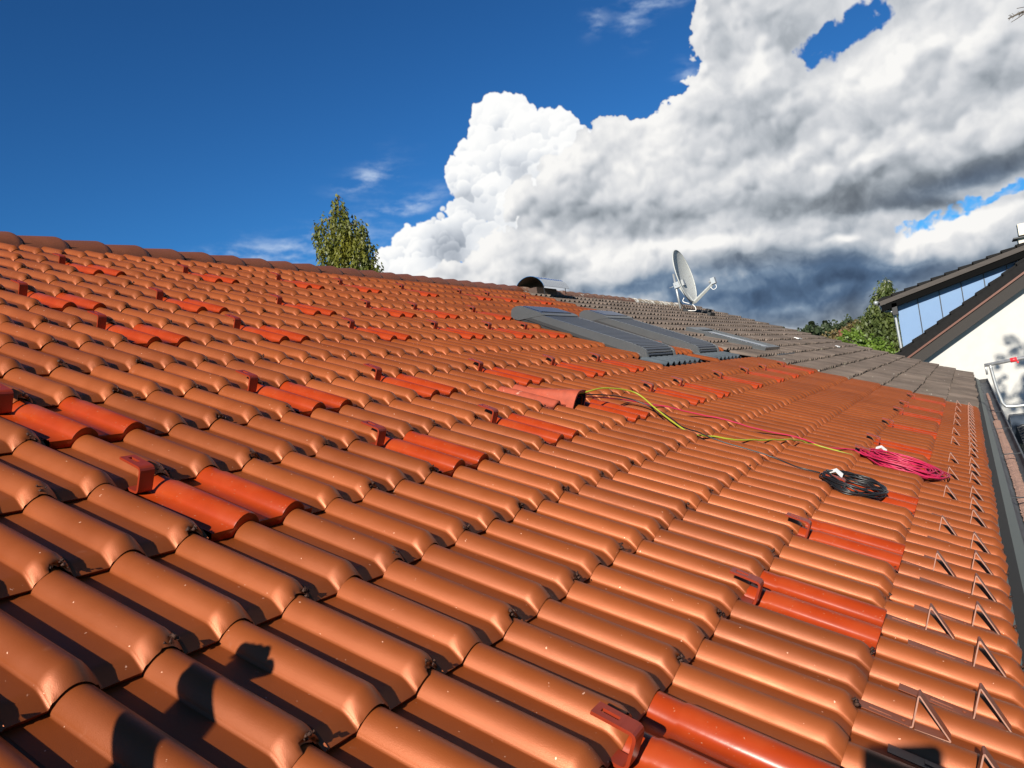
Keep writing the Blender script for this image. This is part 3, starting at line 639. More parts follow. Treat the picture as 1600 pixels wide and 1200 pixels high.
# ------------------------------------------------------------------ cable duct tile (part of the roof) with its hood
m_dust = mat('dusty_pink_red_plastic', (0.33, 0.058, 0.024), 0.7, var=0.14, vscale=25, spots=[(30, 0.64, (0.50, 0.24, 0.16), 0.08)])
b = MB(); n = 34; V = []
for v in (-1*L-.02, -.02-.12, -.012, 0.004, .004):
    for i in range(n+1):
        u = 16.6*RP+i*(2.45*RP)/n; h = prof_h(u, True)*1.02+.004+.022*(v+L)/L
        V.append((u, v, h))
V = V[:4*(n+1)]+[(p[0], p[1], p[2]-.018) for p in V[4*(n+1):]]
b.add([T(*p) for p in V], [(r_*(n+1)+i, r_*(n+1)+i+1, (r_+1)*(n+1)+i+1, (r_+1)*(n+1)+i) for r_ in range(4) for i in range(n)])
vt = b.build('vent_tile', m_dust, house, True); tag(vt, 'dusty pink-red duct tile that lets the cables out')
b = MB(); rings = []
for (v, wd, hh) in ((-.27, .012, .020), (-.22, .045, .040), (-.12, .062, .070), (-.02, .074, .100), (.035, .078, .116), (.048, .080, .118)):
    uc = 18.35*RP; pr = []; wd *= .88; hh *= .88
    for i in range(13):
        a = PI*i/12; x = math.copysign(abs(math.cos(a))**.55, math.cos(a))*wd; z = math.sin(a)**.6*hh
        pr.append(T(uc+x, v, z+.012))
    rings.append(pr)
V = [p for r_ in rings for p in r_]; b.add(V, [(k*13+i, k*13+i+1, (k+1)*13+i+1, (k+1)*13+i) for k in range(5) for i in range(12)])
inner = [T(18.35*RP+math.copysign(abs(math.cos(PI*i/12))**.55, math.cos(PI*i/12))*.060, v, math.sin(PI*i/12)**.6*.090+.012) for v in (.048, .0) for i in range(13)]
b.add([rings[-1][i] for i in range(13)]+inner, [(i, i+1, 14+i, 13+i) for i in range(12)]); b.add(inner, [(i, i+1, 14+i, 13+i) for i in range(12)]+[tuple(range(13, 26))], 1)
b.build('hood', [m_dust, m_black], vt, True)

# ------------------------------------------------------------------ solar roof hooks on their metal tiles
def ordinal(i): return ['first', 'second', 'third', 'fourth', 'fifth', 'sixth', 'seventh', 'eighth', 'ninth', 'tenth', 'eleventh', 'twelfth'][i]
def metal_tile_mesh(seed=0):
    b = MB(); xs = [-.060]+[k*RP+.076*f for k in (0, 1) for f in (0, .04, .1, .2, .32, .5, .68, .8, .9, .96, 1)]+[.119, RP+.103]
    xs = sorted(xs); nx = len(xs); rows = []
    for (w, dh) in ((-.05, 0), (.05, 0), (.058, .0035), (L-.004, .0035), (L, .0015)):
        for x in xs: rows.append((x, w, prof_h(max(x, 0) if x > -.001 else .12, True)+.0225*max(w, 0)/L+dh))
    for x in xs: rows.append((x, L+.0005, prof_h(max(x, 0) if x > -.001 else .12, True)+.0225+.0015))
    for x in xs: rows.append((x, L+.001, min(prof_h(max(x, 0) if x > -.001 else .12, True)*.93, 1)+.0025))
    for x in xs: rows.append((x, L-.03, min(prof_h(max(x, 0) if x > -.001 else .12, True)*.93, 1)+.0025))
    nr = len(rows)//nx
    b.add(rows, [(k*nx+i, (k+1)*nx+i, (k+1)*nx+i+1, k*nx+i+1) for k in range(nr-1) if k != 4 for i in range(nx-1)])
    return b
def loc2(b): # roof frame local -> object axes (object placed with the roof's rotation)
    return b
roofrot = Matrix((UX, -VD, NN)).transposed()    # columns: x along eave, y up the slope, z off the roof
rq = roofrot.to_euler()
def local_build(b, name, mats, parent, smooth=False):
    b.v = [(p[0], -p[1], p[2]) for p in b.v]; b.f = [tuple(reversed(f)) for f in b.f]
    me = bpy.data.meshes.new(name); me.from_pydata(b.v, [], b.f); me.update()
    o = bpy.data.objects.new(name, me); COL.objects.link(o)
    for m in (mats if isinstance(mats, list) else [mats]): me.materials.append(m)
    me.polygons.foreach_set('material_index', b.m)
    if smooth: me.polygons.foreach_set('use_smooth', [True]*len(me.polygons))
    o.parent = parent; return o
def copy_tree(root):
    r = root.copy(); COL.objects.link(r)
    for ch in root.children:
        c = ch.copy(); COL.objects.link(c); c.parent = r
    return r
def plain(t, p, q): return (t, p, q)
hk = empty('roof_hook', (0, 0, 0), 'x', 'roof hook')
local_build(metal_tile_mesh(), 'metal_tile', m_metal, hk, True)
# hook bar: rises from the trough, bends back up the slope
ha, hb_ = -.046, -.006
arm = rounded([(-.03, .0075), (.034, .0085), (.034, .074), (.004, .074)], .012, 4)
b = MB(); b.strip(arm, .0062, ha, hb_, plain); local_build(b, 'hook_arm', m_hook, hk)
b = MB(); us = [ha, ha+.0145, hb_-.0145, hb_]; vs = [-.050, -.038, -.004, .0045]
for i in range(3):
    for j in range(3):
        if i == 1 and j == 1: continue
        b.box(us[i], us[i+1], vs[j], vs[j+1], .0709, .0771)
local_build(b, 'slotted_plate', m_hook, hk)
rowname = {-10: 'row just under the ridge', -7: 'second row below the ridge', -5: 'third row below the ridge', -2: 'fourth row below the ridge',
           0: 'row that passes the cable duct', 4: 'lowest row, nearest the snow guards'}
first = True
for c in sorted(hooks):
    for i, r in enumerate(hooks[c]):
        h = hk if first else copy_tree(hk); first = False
        h.location = RC(r+rng.normal(0, .012), c, 0.0); h.rotation_euler = (rq.x, rq.y, rq.z)
        lab = '%s dark red hook from the left in the %s' % (ordinal(i), rowname[c])
        tag(h, lab, 'roof hook', 'red roof hooks on scarlet metal tiles')

# ------------------------------------------------------------------ snow guards near the eave
sg = empty('snow_guard', (0, 0, 0), 'x', 'snow guard')
a, b_ = -.050, -.016
path = rounded([(-.155, .003), (-.004, .0075), (-.012, .080), (.068, .0125), (0, .0062)], .005, 3)
b = MB(); b.strip(path[:2], .0020, a, b_, plain, 0, 0); b.strip(path[1:], .0030, a, b_, plain, 0, 1); local_build(b, 'bent_strip', [m_guard, m_pale_edge], sg)
b = MB(); b.tube([(-.031, -.022, .006), (-.031, -.022, .0105)], .0042, 8); b.box(-.038, -.024, -.09, -.045, .006, .0085); local_build(b, 'rivet', m_guard, sg)
RG = [5, 7, 9, 11, 13, 15, 17, 20, 22, 24, 27, 29, 31, 34, 36, 38, 40, 42, 44, 46, 48, 50, 52, 54, 56, 58, 60]
LG = [6, 10, 14, 18, 23, 27, 31, 37, 41, 46, 50, 55, 60]
WORDS = ['nearest', 'second', 'third', 'fourth', 'fifth', 'sixth', 'seventh', 'eighth', 'ninth', 'tenth', 'eleventh', 'twelfth', 'thirteenth', 'fourteenth', 'fifteenth', 'sixteenth', 'seventeenth', 'eighteenth', 'nineteenth', 'twentieth',
         'twenty-first', 'twenty-second', 'twenty-third', 'twenty-fourth', 'twenty-fifth', 'twenty-sixth', 'twenty-seventh']
first = True
for lst, cc, nm in ((RG, 5.66, 'dense line beside the gutter'), (LG, 5.32, 'sparse line away from the gutter')):
    for i, r in enumerate(lst):
        g = sg if first else copy_tree(sg); first = False
        g.location = RC(r, cc, T_NOSE*(cc-5)+.001); g.rotation_euler = (rq.x, rq.y, rq.z+rng.normal(0, .02))
        tag(g, '%s triangular snow guard in the %s, counted from the camera' % (WORDS[i], nm), 'snow guard', 'bent strip snow guards along the eave')

# ------------------------------------------------------------------ cables
def surf(r, c):
    k = c-math.floor(c); return prof_h((r % 1)*RP)+T_NOSE*k
def roof_path(pts, n=12):
    P = catmull([Vector((r*RP, c*L, h)) for r, c, h in pts], n)
    need = np.array([surf(p.x/RP, p.y/L)+.0045 for p in P]); k = 7
    env = np.array([need[max(0, i-k):i+k+1].max() for i in range(len(P))]); env = np.convolve(np.pad(env, 4, mode='edge'), np.ones(9)/9, 'valid')
    env = np.maximum(env*.9+need*.1, need)
    return [W(p.x, p.y, max(p.z, e)) for p, e in zip(P, env)]
m_yg = mat('yellow_green_cable', (0.34, 0.32, 0.02), 0.5, col2=(0.23, 0.28, 0.02), vscale=14)
m_bl = mat('black_cable', (0.012, 0.012, 0.013), 0.38)
m_rd = mat('crimson_cable', (0.42, 0.014, 0.062), 0.45, var=0.1)
m_tag = mat('white_paper', (0.85, 0.84, 0.80), 0.7)
org = W(19*RP, 0, .08)
def cable(name, pts, m, lab, cat, r=.0035):
    b = MB(); P = roof_path(pts); b.tube(P, r, 8); o = b.build(name, m, None, True, P[0]); tag(o, lab, cat, None); return o
cable('earth_cable', [(18.3, -.10, .06), (18.6, .14, .100), (19.5, .30, .13), (20.6, .62, .125), (20.2, 1.10, .085), (19.8, 1.45, .06), (19.5, 1.82, .040), (20.1, 2.10, .030), (20.6, 2.40, .03), (21.9, 2.72, .035), (23.4, 3.0, .04), (24.5, 3.15, .03), (24.3, 3.42, .02), (24.6, 3.9, .02)], m_yg,
      'yellow-green earth cable arching out of the duct hood', 'cable', .0042)
cable('black_cable', [(18.4, -.08, .05), (19.0, .16, .085), (20.4, .45, .085), (20.7, .9, .075), (20.3, 1.35, .06), (19.6, 1.80, .032), (19.3, 2.1, .02), (19.3, 2.6, .02), (19.4, 3.1, .015), (19.2, 3.5, .03), (19.3, 3.75, .05)], m_bl,
      'thin black cable running down from the hood to the black coil', 'cable')
cable('red_cable', [(18.3, -.07, .05), (19.4, .2, .07), (21.2, .55, .06), (22.2, 1.0, .045), (23.0, 1.6, .03), (23.6, 2.3, .025), (24.2, 3.0, .02), (24.6, 3.5, .02), (25.4, 3.9, .03)], m_rd,
      'long crimson cable running from the hood to the crimson coil', 'cable')
def coil(name, uc, vc, ru, rv, rot, loops, m, lab, r, spread, hz, tagpos, drift):
    g = random.Random(3); pts = []; b = MB()
    for k in range(loops):
        a0 = g.uniform(0, 6.28); s = 1+g.uniform(-spread, spread); ox, oy = g.gauss(0, drift), g.gauss(0, drift); z0 = hz+g.uniform(0, 1)*.030; tl = g.uniform(0, 2*PI); P = []
        for i in range(41):
            a = a0+2*PI*i/40; x = math.cos(a)*ru*s*(1+.05*math.sin(3*a+k))+ox; y = math.sin(a)*rv*s+oy
            xx = x*math.cos(rot)-y*math.sin(rot); yy = x*math.sin(rot)+y*math.cos(rot)
            pinch = 1-.35*math.exp(-((yy+rv)/.06)**2)
            u, v = uc+xx*pinch, vc+yy
            h = max(z0+.010*math.sin(a+tl)+.010*math.sin(2*a+k), surf(u/RP, v/L)+.006)
            P.append(W(u, v, h))
        b.tube(P, r, 7, cap=False)
    o = b.build(name, m, None, True, W(uc, vc, hz)); tag(o, lab, 'cable coil')
    u, v, h, ax = tagpos; b = MB()
    V = [W(u-.030, v-.022, h-.012), W(u+.026, v-.026, h-.006), W(u+.032, v+.034, h-.004), W(u-.026, v+.038, h-.014), W(u-.028, v+.004, h+.006), W(u+.028, v, h+.012)]
    V = [p-Vector(W(uc, vc, hz)) for p in V]
    b.add(V, [(0, 1, 5, 4), (4, 5, 2, 3)]); b.add([p+Vector((0, 0, -.0012)) for p in V], [(4, 5, 1, 0), (3, 2, 5, 4)])
    t = b.build('paper_tag', m_tag, o)
    return o
coil('cable_coil', 19.15*RP, 4.20*L, .145, .130, .25, 13, m_bl, 'black cable coil with white tag hung around a roof hook', .0036, .05, .040, (19.5*RP, 3.92*L, .078, 0), .004)
coil('cable_coil', 25.7*RP, 4.60*L, .155, .190, .10, 20, m_rd, 'crimson cable coil with white tag, loosely splayed', .0034, .22, .035, (26.9*RP, 4.22*L, .078, 0), .015)

# ------------------------------------------------------------------ satellite dish near the far end of the ridge
m_dish = mat('chalky_grey_dish', (0.42, 0.43, 0.41), 0.6, var=0.06, vscale=5, spots=[(26, 0.66, (0.22, 0.21, 0.18), 0.04)])
m_galv = mat('galvanised_tube', (0.36, 0.38, 0.39), 0.45, metal=0.5, var=0.1)
dbase = Vector((14.7, 3.11, 7.36))
dish = empty('satellite_dish', dbase, 'grey dish with spots of dirt on a short mast beyond the ridge end', 'satellite dish')
def dbuild(b, name, m, smooth=True):
    b.v = [(p[0]-dbase.x, p[1]-dbase.y, p[2]-dbase.z) for p in b.v]
    me = bpy.data.meshes.new(name); me.from_pydata(b.v, [], b.f); me.update(); o = bpy.data.objects.new(name, me); COL.objects.link(o)
    for q in (m if isinstance(m, list) else [m]): me.materials.append(q)
    me.polygons.foreach_set('material_index', b.m)
    if smooth: me.polygons.foreach_set('use_smooth', [True]*len(me.polygons))
    o.parent = dish; return o
axis = Vector((-.04, -.96, .17)).normalized(); rt = axis.cross(Vector((0, 0, 1))).normalized(); upv = rt.cross(axis).normalized()
dc = Vector((14.7, 2.93, 8.10)); b = MB(); V = []; nr, na = 8, 40
for side in (0, 1):
    for k in range(nr+1):
        rr_ = k/nr; z = .105*(rr_**2)-.105 - side*.012*(1 if k < nr else 1)
        for i in range(na):
            a = 2*PI*i/na; V.append(dc+rt*math.cos(a)*.47*rr_+upv*math.sin(a)*.56*rr_+axis*z)
q = (nr+1)*na
b.add(V, [(k*na+i, k*na+(i+1) % na, (k+1)*na+(i+1) % na, (k+1)*na+i) for k in range(nr) for i in range(na)])
b.add(V, [(q+k*na+i, q+(k+1)*na+i, q+(k+1)*na+(i+1) % na, q+k*na+(i+1) % na) for k in range(nr) for i in range(na)])
b.add(V, [(nr*na+i, q+nr*na+i, q+nr*na+(i+1) % na, nr*na+(i+1) % na) for i in range(na)])
rim = [dc+rt*math.cos(a)*.475+upv*math.sin(a)*.565 for a in np.linspace(0, 2*PI, 41)]
b.tube(rim, .012, 6, cap=False); dbuild(b, 'reflector', m_dish)
b = MB(); b.tube([dbase+Vector((0, .0, -.1)), Vector((14.72, 3.17, 8.19))], .024, 10); dbuild(b, 'mast', m_galv)
b = MB(); bc = dc-axis*.16-upv*.12
b.box(-.05, .05, -.11, .11, -.06, .06, lambda x, y, z: bc+rt*x+axis*y+upv*z); dbuild(b, 'bracket', m_galv, False)
b = MB(); b.tube([bc+axis*-.10, bc-axis*.22+rt*.03], .006, 6); b.tube([bc+rt*-.07-axis*.06, bc+rt*.07-axis*.06], .006, 6); dbuild(b, 'bolt', m_galv)
lnb = Vector((14.62, 2.33, 7.86)); foot = dc-upv*.56+axis*-.02
b = MB(); b.tube([bc-upv*.05, foot-upv*.03, foot+axis*.05-upv*.02, lnb+Vector((0, .04, -.05))], [.042, .042, .040, .030], 4); dbuild(b, 'feed_arm', m_dish, False)
b = MB(); b.box(-.05, .05, -.05, .035, -.05, .075, lambda x, y, z: lnb+rt*x+axis*y+upv*z); b.tube([lnb-axis*.10+upv*.02, lnb-axis*.02+upv*.02], .03, 10); dbuild(b, 'receiver_head', m_galv, False)
b = MB(); b.tube(catmull([lnb+Vector((0, -.02, -.05)), lnb+Vector((0, -.03, -.13)), lnb+Vector((0, .04, -.16)), lnb+Vector((0, .10, -.08))], 5), .006, 5); dbuild(b, 'receiver_cable', m_tag)
b = MB(); b.tube(catmull([bc-upv*.3, dbase+Vector((0, -.07, .22)), dbase+Vector((0, -.26, .12)), dbase+Vector((0, -.30, .0)), dbase+Vector((0, -.14, .02))], 6), .007, 5); dbuild(b, 'coax_cable', m_tag)
b = MB(); b.box(14.6, 14.85, 2.98, 3.2, 7.26, 7.42); b.tube([(14.7, 3.12, 7.60), (14.7, 2.97, 7.34)], .01, 5); dbuild(b, 'foot_plate', m_alud, False)
b = MB(); b.box(-.17, .17, -.10, .10, .02, .10, lambda x, y, z: W(15.4+x, -9.15*L+y, z)); b.tube([W(15.4, -9.15*L, .06), W(15.4, -9.15*L, .16)], .06, 10)
rv = b.build('roof_vent', m_black, None, False, W(15.4, -9.15*L)); tag(rv, 'low black vent hat on the old tiles beside the satellite dish', 'roof vent')

# ------------------------------------------------------------------ ground
b = MB(); S = 900; b.add([(-S, -S, 0), (S, -S, 0), (S, S, 0), (-S, S, 0)], [(0, 1, 2, 3)])
tag(b.build('ground', mat('lawn', (0.045, 0.075, 0.020), 0.95, var=0.4, vscale=.6)), kind='structure')
b = MB(); b.box(-6, 26, -6.5, -2.6, -.05, .02); tag(b.build('path', mat('grey_paving', (.24, .23, .22), .9, var=.1)), kind='structure')

# ------------------------------------------------------------------ neighbouring house
nx0, nx1 = 21.0, 31.0
m_slate = mat('dark_roof_tile', (0.008, 0.0075, 0.0075), 0.8, spec=.2, var=0.25, vscale=9)
m_fascia = mat('weathered_dark_timber', (0.052, 0.043, 0.037), 0.8, var=0.2, vscale=3, stretch=(1, 1, 12))
m_soffit = mat('soffit_board', (0.032, 0.028, 0.025), 0.9)
m_copper = mat('brown_metal_trim', (0.11, 0.040, 0.024), 0.45, metal=.2)
m_clad = mat('pale_blue_sheet_cladding', (0.165, 0.255, 0.400), 0.85, spec=.2, var=0.03, vscale=1.5)
nh = empty('neighbour_house', (nx0, -4, 0), 'white house with dark tiled gable roof and a blue clad dormer beyond the far eave', 'house')
nh_o = Vector((nx0, -4, 0))
def nb(b, name, m, parent=None, smooth=False, lab=None):
    p = parent or nh
    b.v = [(q[0]-nh_o.x, q[1]-nh_o.y, q[2]-nh_o.z) for q in b.v]
    me = bpy.data.meshes.new(name); me.from_pydata(b.v, [], b.f); me.update(); o = bpy.data.objects.new(name, me); COL.objects.link(o)
    for q in (m if isinstance(m, list) else [m]): me.materials.append(q)
    me.polygons.foreach_set('material_index', b.m)
    if smooth: me.polygons.foreach_set('use_smooth', [True]*len(me.polygons))
    o.parent = p
    if lab: o['label'] = lab
    return o
# slope of the main roof: through (y -0.25, z 5.82) and (-3.23, 7.61); ridge further right
sl = (7.61-5.82)/(3.23-.25); yrdg = -6.2
def rz(y): return 5.82+(-.25-y)*sl if y > yrdg else 5.82+(-.25-yrdg)*sl-(yrdg-y)*sl
ylo = .25; yro = 2*yrdg-ylo
b = MB(); z1 = lambda y: rz(y)-.60
b.add([(nx0+.35, -.35, 0), (nx0+.35, -.35, z1(-.35)), (nx0+.35, yrdg, z1(yrdg)), (nx0+.35, 2*yrdg+.35, z1(-.35)), (nx0+.35, 2*yrdg+.35, 0)], [(0, 1, 2, 3, 4)])
b.add([(nx1, -.35, 0), (nx1, -.35, z1(-.35)), (nx1, yrdg, z1(yrdg)), (nx1, 2*yrdg+.35, z1(-.35)), (nx1, 2*yrdg+.35, 0)], [(4, 3, 2, 1, 0)])
b.add([(nx0+.35, -.35, 0), (nx1, -.35, 0), (nx1, -.35, z1(-.35)), (nx0+.35, -.35, z1(-.35))], [(0, 1, 2, 3)])
b.add([(nx0+.35, 2*yrdg+.35, 0), (nx1, 2*yrdg+.35, 0), (nx1, 2*yrdg+.35, z1(-.35)), (nx0+.35, 2*yrdg+.35, z1(-.35))], [(3, 2, 1, 0)])
nb(b, 'wall', m_white)
# tiles in courses, so the verge reads stepped
b = MB(); n = int((ylo-yrdg)/.30)
for sgn in (0, 1):
    for k in range(n):
        ya, yb2 = ylo-k*.30, ylo-(k+1)*.30-.03
        pts = []
        for x in (nx0, nx1+.3):
            for (y, dz) in ((ya, .055), (yb2, .010), (yb2, -.03), (ya, -.03)):
                yy = y if not sgn else 2*yrdg-y; pts.append((x, yy, rz(max(y, yrdg-.05))+dz))
        f = [(0, 1, 5, 4), (1, 2, 6, 5), (2, 3, 7, 6), (3, 0, 4, 7), (3, 2, 1, 0), (4, 5, 6, 7)]
        b.add(pts, f if not sgn else [tuple(reversed(q)) for q in f])
roofm = nb(b, 'roof', m_slate)
def slant(b, x0, x1, ya, yb2, zf, t0, t1, mi=0):
    p = [(x, y, zf(y)+t) for t in (t0, t1) for (x, y) in ((x0, ya), (x1, ya), (x1, yb2), (x0, yb2))]
    b.hexa([p[0], p[1], p[2], p[3], p[4], p[5], p[6], p[7]], mi)
b = MB(); slant(b, nx0+.01, nx0+.04, ylo-.02, yrdg, rz, -.26, -.033); nb(b, 'verge_board', m_slate, roofm)
b = MB(); slant(b, nx0-.005, nx0+.03, ylo-.02, yrdg, rz, -.315, -.262); nb(b, 'verge_trim', m_copper, roofm)
b = MB(); slant(b, nx0+.05, nx0+.36, ylo-.02, yrdg, rz, -.62, -.30); nb(b, 'verge_soffit', m_soffit, roofm)
# dormer: shallow roof, blue cheek, gutter and downpipe
dsl = (8.01-7.29)/(3.29-.10)
dz = lambda y: 7.27+(-.10-y)*dsl
b = MB(); n = 20
for k in range(n):
    ya, yb2 = -.02-k*.31, -.02-(k+1)*.31-.03; pts = []
    for x in (nx0+.22, nx1-2):
        for (y, d) in ((ya, .048), (yb2, .006), (yb2, -.03), (ya, -.03)): pts.append((x, y, dz(y)+d))
    b.add(pts, [(0, 1, 5, 4), (1, 2, 6, 5), (2, 3, 7, 6), (3, 0, 4, 7), (3, 2, 1, 0), (4, 5, 6, 7)])
dm = nb(b, 'dormer', m_slate)
b = MB(); slant(b, nx0+.235, nx0+.26, -.04, -6.1, dz, -.15, -.031); nb(b, 'dormer_fascia', m_fascia, dm)
b = MB(); slant(b, nx0+.27, nx0+.75, -.06, -6.1, dz, -.31, -.155); nb(b, 'dormer_soffit', mat('black_soffit_board', (.003, .003, .003), .95, spec=.1), dm)  # board in an even near-black, darker than the verge soffit
b = MB(); b.box(nx0+.27, nx0+.60, -.42, -.30, 6.82, 7.12); nb(b, 'purlin_end', m_black, dm)
b = MB(); y0 = -.40
for k in range(10):
    ya, yb2 = y0-k*.50, y0-(k+1)*.50+.012
    b.add([(nx0+.55, ya, rz(ya)-.1), (nx0+.55, yb2, rz(yb2)-.1), (nx0+.55, yb2, max(dz(yb2)-.2, rz(yb2)-.09)), (nx0+.55, ya, max(dz(ya)-.2, rz(ya)-.09))], [(0, 1, 2, 3)])
    b.box(nx0+.525, nx0+.56, yb2-.016, yb2+.004, rz(yb2)-.1, max(dz(yb2)-.2, rz(yb2)-.09), None, 1)
b.add([(nx0+.57, y0, 5.4), (nx0+.57, y0-5.3, 5.4+2.9), (nx0+.57, y0-5.3, dz(y0-5.3)-.1), (nx0+.57, y0, dz(y0)-.1)], [(0, 1, 2, 3)], 1)
b.add([(nx0+.55, y0, 5.4), (nx1-2.3, y0, 5.4), (nx1-2.3, y0, 7.1), (nx0+.55, y0, 7.1)], [(0, 1, 2, 3)], 0)
nb(b, 'blue_cladding', [m_clad, m_alud], dm, lab='pale blue standing seam cladding')
b = MB(); b.tube([(nx0+.18, .05, 7.20), (nx1-2, .05, 7.20)], .055, 8); nb(b, 'dormer_gutter', m_galv, dm, True)
b = MB(); b.tube(catmull([(nx0+.45, -.02, 7.14), (nx0+.45, -.08, 6.98), (nx0+.45, -.26, 6.93), (nx0+.45, -.33, 6.80), (nx0+.45, -.345, 6.4), (nx0+.45, -.36, 5.75)], 6), .036, 10); nb(b, 'downpipe', m_galv, dm, True)
b = MB(); b.box(nx0+.6, nx0+1.1, -3.75, -3.22, 7.7, 8.16); b.box(nx0+.62, nx0+1.08, -3.70, -3.27, 8.16, 8.17)
cy = nb(b, 'chimney', mat('pale_mortar', (.62, .58, .50), .9, var=.1))
b = MB(); b.box(nx0+.5, nx0+1.2, -3.85, -3.12, 8.165, 8.195); nb(b, 'chimney_plate', m_alud, cy)
b = MB(); b.box(nx0+.65, nx0+1.05, -3.70, -3.25, 8.24, 8.52); b.box(nx0+.72, nx0+.98, -3.6, -3.35, 8.19, 8.24); nb(b, 'chimney_pot', mat('cream_clay', (.68, .62, .50), .9, var=.1), cy)

# ------------------------------------------------------------------ low building with dark pantiles
b = MB(); xs = np.arange(8.5, 20.85, .33); ys = np.arange(-2.55, -8, -.035); V = []
zl = lambda x: 3.72-.055*(21-x)
for x0_ in xs:
    base = len(b.v); row = []
    for (x, d) in ((x0_, .05), (x0_+.33, .012), (x0_, .012)):
        for y in ys: row.append((x, y, zl(x)+d+.020*math.sin(2*PI*y/.21)))
    ny = len(ys); b.add(row, [(i, ny+i, ny+i+1, i+1) for i in range(ny-1)]+[(2*ny+i, i, i+1, 2*ny+i+1) for i in range(ny-1)])
b.box(8.6, 20.9, -7.8, -2.6, 0, 3.0, None, 1)
lb_ = b.build('garage', [mat('wavy_dark_pantile', (.022, .024, .026), .45, var=.3), m_white], None, True, (14, -5, 0)); tag(lb_, 'low garage with dark wavy pantiles below the white gable wall', 'garage')
b = MB(); b.box(20.86-14, 21.30-14, -7.9+5, -2.45+5, 3.3, 3.98); o = b.build('wall_flashing', mat('blue_black_sheet', (.035, .05, .075), .4, metal=.3), lb_)

# ------------------------------------------------------------------ scaffold beside the eave
m_tubeg = mat('scaffold_steel', (.42, .43, .43), .42, metal=.6, var=.25, vscale=12)
m_red = mat('red_coupling', (.72, .03, .04), .4)
sx_ = 10.5
so_ = Vector((sx_, -2.1, 0)); sc = empty('scaffolding', so_, 'galvanised scaffold guard frame with a red coupling beyond the gutter', 'scaffold')
def sb(b, name, m, smooth=True, par=None):
    b.v = [(q[0]-so_.x, q[1]-so_.y, q[2]-so_.z) for q in b.v]; me = bpy.data.meshes.new(name); me.from_pydata(b.v, [], b.f); me.update(); o = bpy.data.objects.new(name, me); COL.objects.link(o); me.materials.append(m)
    if smooth: me.polygons.foreach_set('use_smooth', [True]*len(me.polygons))
    o.parent = par or sc; return o
fr = catmull([(sx_, -2.035, 5.66), (sx_, -2.06, 5.40), (sx_, -2.09, 5.22), (sx_, -2.12, 5.13), (sx_, -2.20, 5.10), (sx_, -2.6, 5.10), (sx_, -3.2, 5.10)], 5)
b = MB(); b.tube(fr, .019, 10); sb(b, 'guard_loop', m_tubeg)
b = MB(); b.tube([(sx_, -1.975, 5.648), (sx_, -3.2, 5.745)], .022, 10); b.tube([(sx_, -1.985, 5.66), (sx_, -1.99, 5.53)], .012, 8); sb(b, 'top_rail', m_tubeg)
b = MB(); b.tube([(sx_, -2.255, 5.67), (sx_, -2.325, 5.676)], .029, 12); b.tube([(sx_, -2.33, 5.65), (sx_, -2.33, 5.625)], .012, 8); sb(b, 'coupling', m_red)
for yy in (-3.2,):
    for xx in (sx_,): b = MB(); b.tube([(xx, yy, 0), (xx, yy, 6.3)], .024, 10); sb(b, 'standard', m_tubeg)
b = MB(); b.tube([(12.6, -2.42, 4.16), (12.6, -3.6, 4.20)], .022, 8)
bar = b.build('scaffold_tube', m_tubeg, None, True, (12.6, -2.42, 4.16)); tag(bar, 'short steel tube with a red sleeve low beside the dark pantiles', 'scaffold tube')
b = MB(); b.tube([(0, -.05, .002), (0, -.17, .006)], .026, 10); b.build('red_sleeve', m_red, bar, True)

# ------------------------------------------------------------------ trees
m_bark = mat('grey_bark', (0.10, 0.085, 0.07), 0.9, var=.3, vscale=8)
m_birch = mat('white_birch_bark', (0.50, 0.48, 0.44), 0.85, var=.2, vscale=6)
def leafmat(name, c1, c2):
    m = mat(name, c1, .55, col2=c2, vscale=1.3); N = m.node_tree.nodes; K = m.node_tree.links; b = N['Principled BSDF']
    tr = N.new('ShaderNodeBsdfTranslucent'); K.new(b.inputs['Base Color'].links[0].from_socket, tr.inputs[0]); mx = N.new('ShaderNodeMixShader'); mx.inputs[0].default_value = .25
    K.new(b.outputs[0], mx.inputs[1]); K.new(tr.outputs[0], mx.inputs[2]); K.new(mx.outputs[0], N['Material Output'].inputs[0]); return m
lf_y = leafmat('yellowing_birch_leaf', (0.060, 0.080, 0.011), (0.185, 0.180, 0.020))
lf_d = leafmat('dark_birch_leaf', (0.055, 0.080, 0.020), (0.11, 0.135, 0.032))
lf_g = leafmat('fresh_green_leaf', (0.070, 0.125, 0.014), (0.14, 0.22, 0.025))
lf_c = leafmat('conifer_green', (0.030, 0.048, 0.022), (0.055, 0.075, 0.03))
lf_b = leafmat('brownish_leaf', (0.13, 0.10, 0.035), (0.18, 0.13, 0.05))
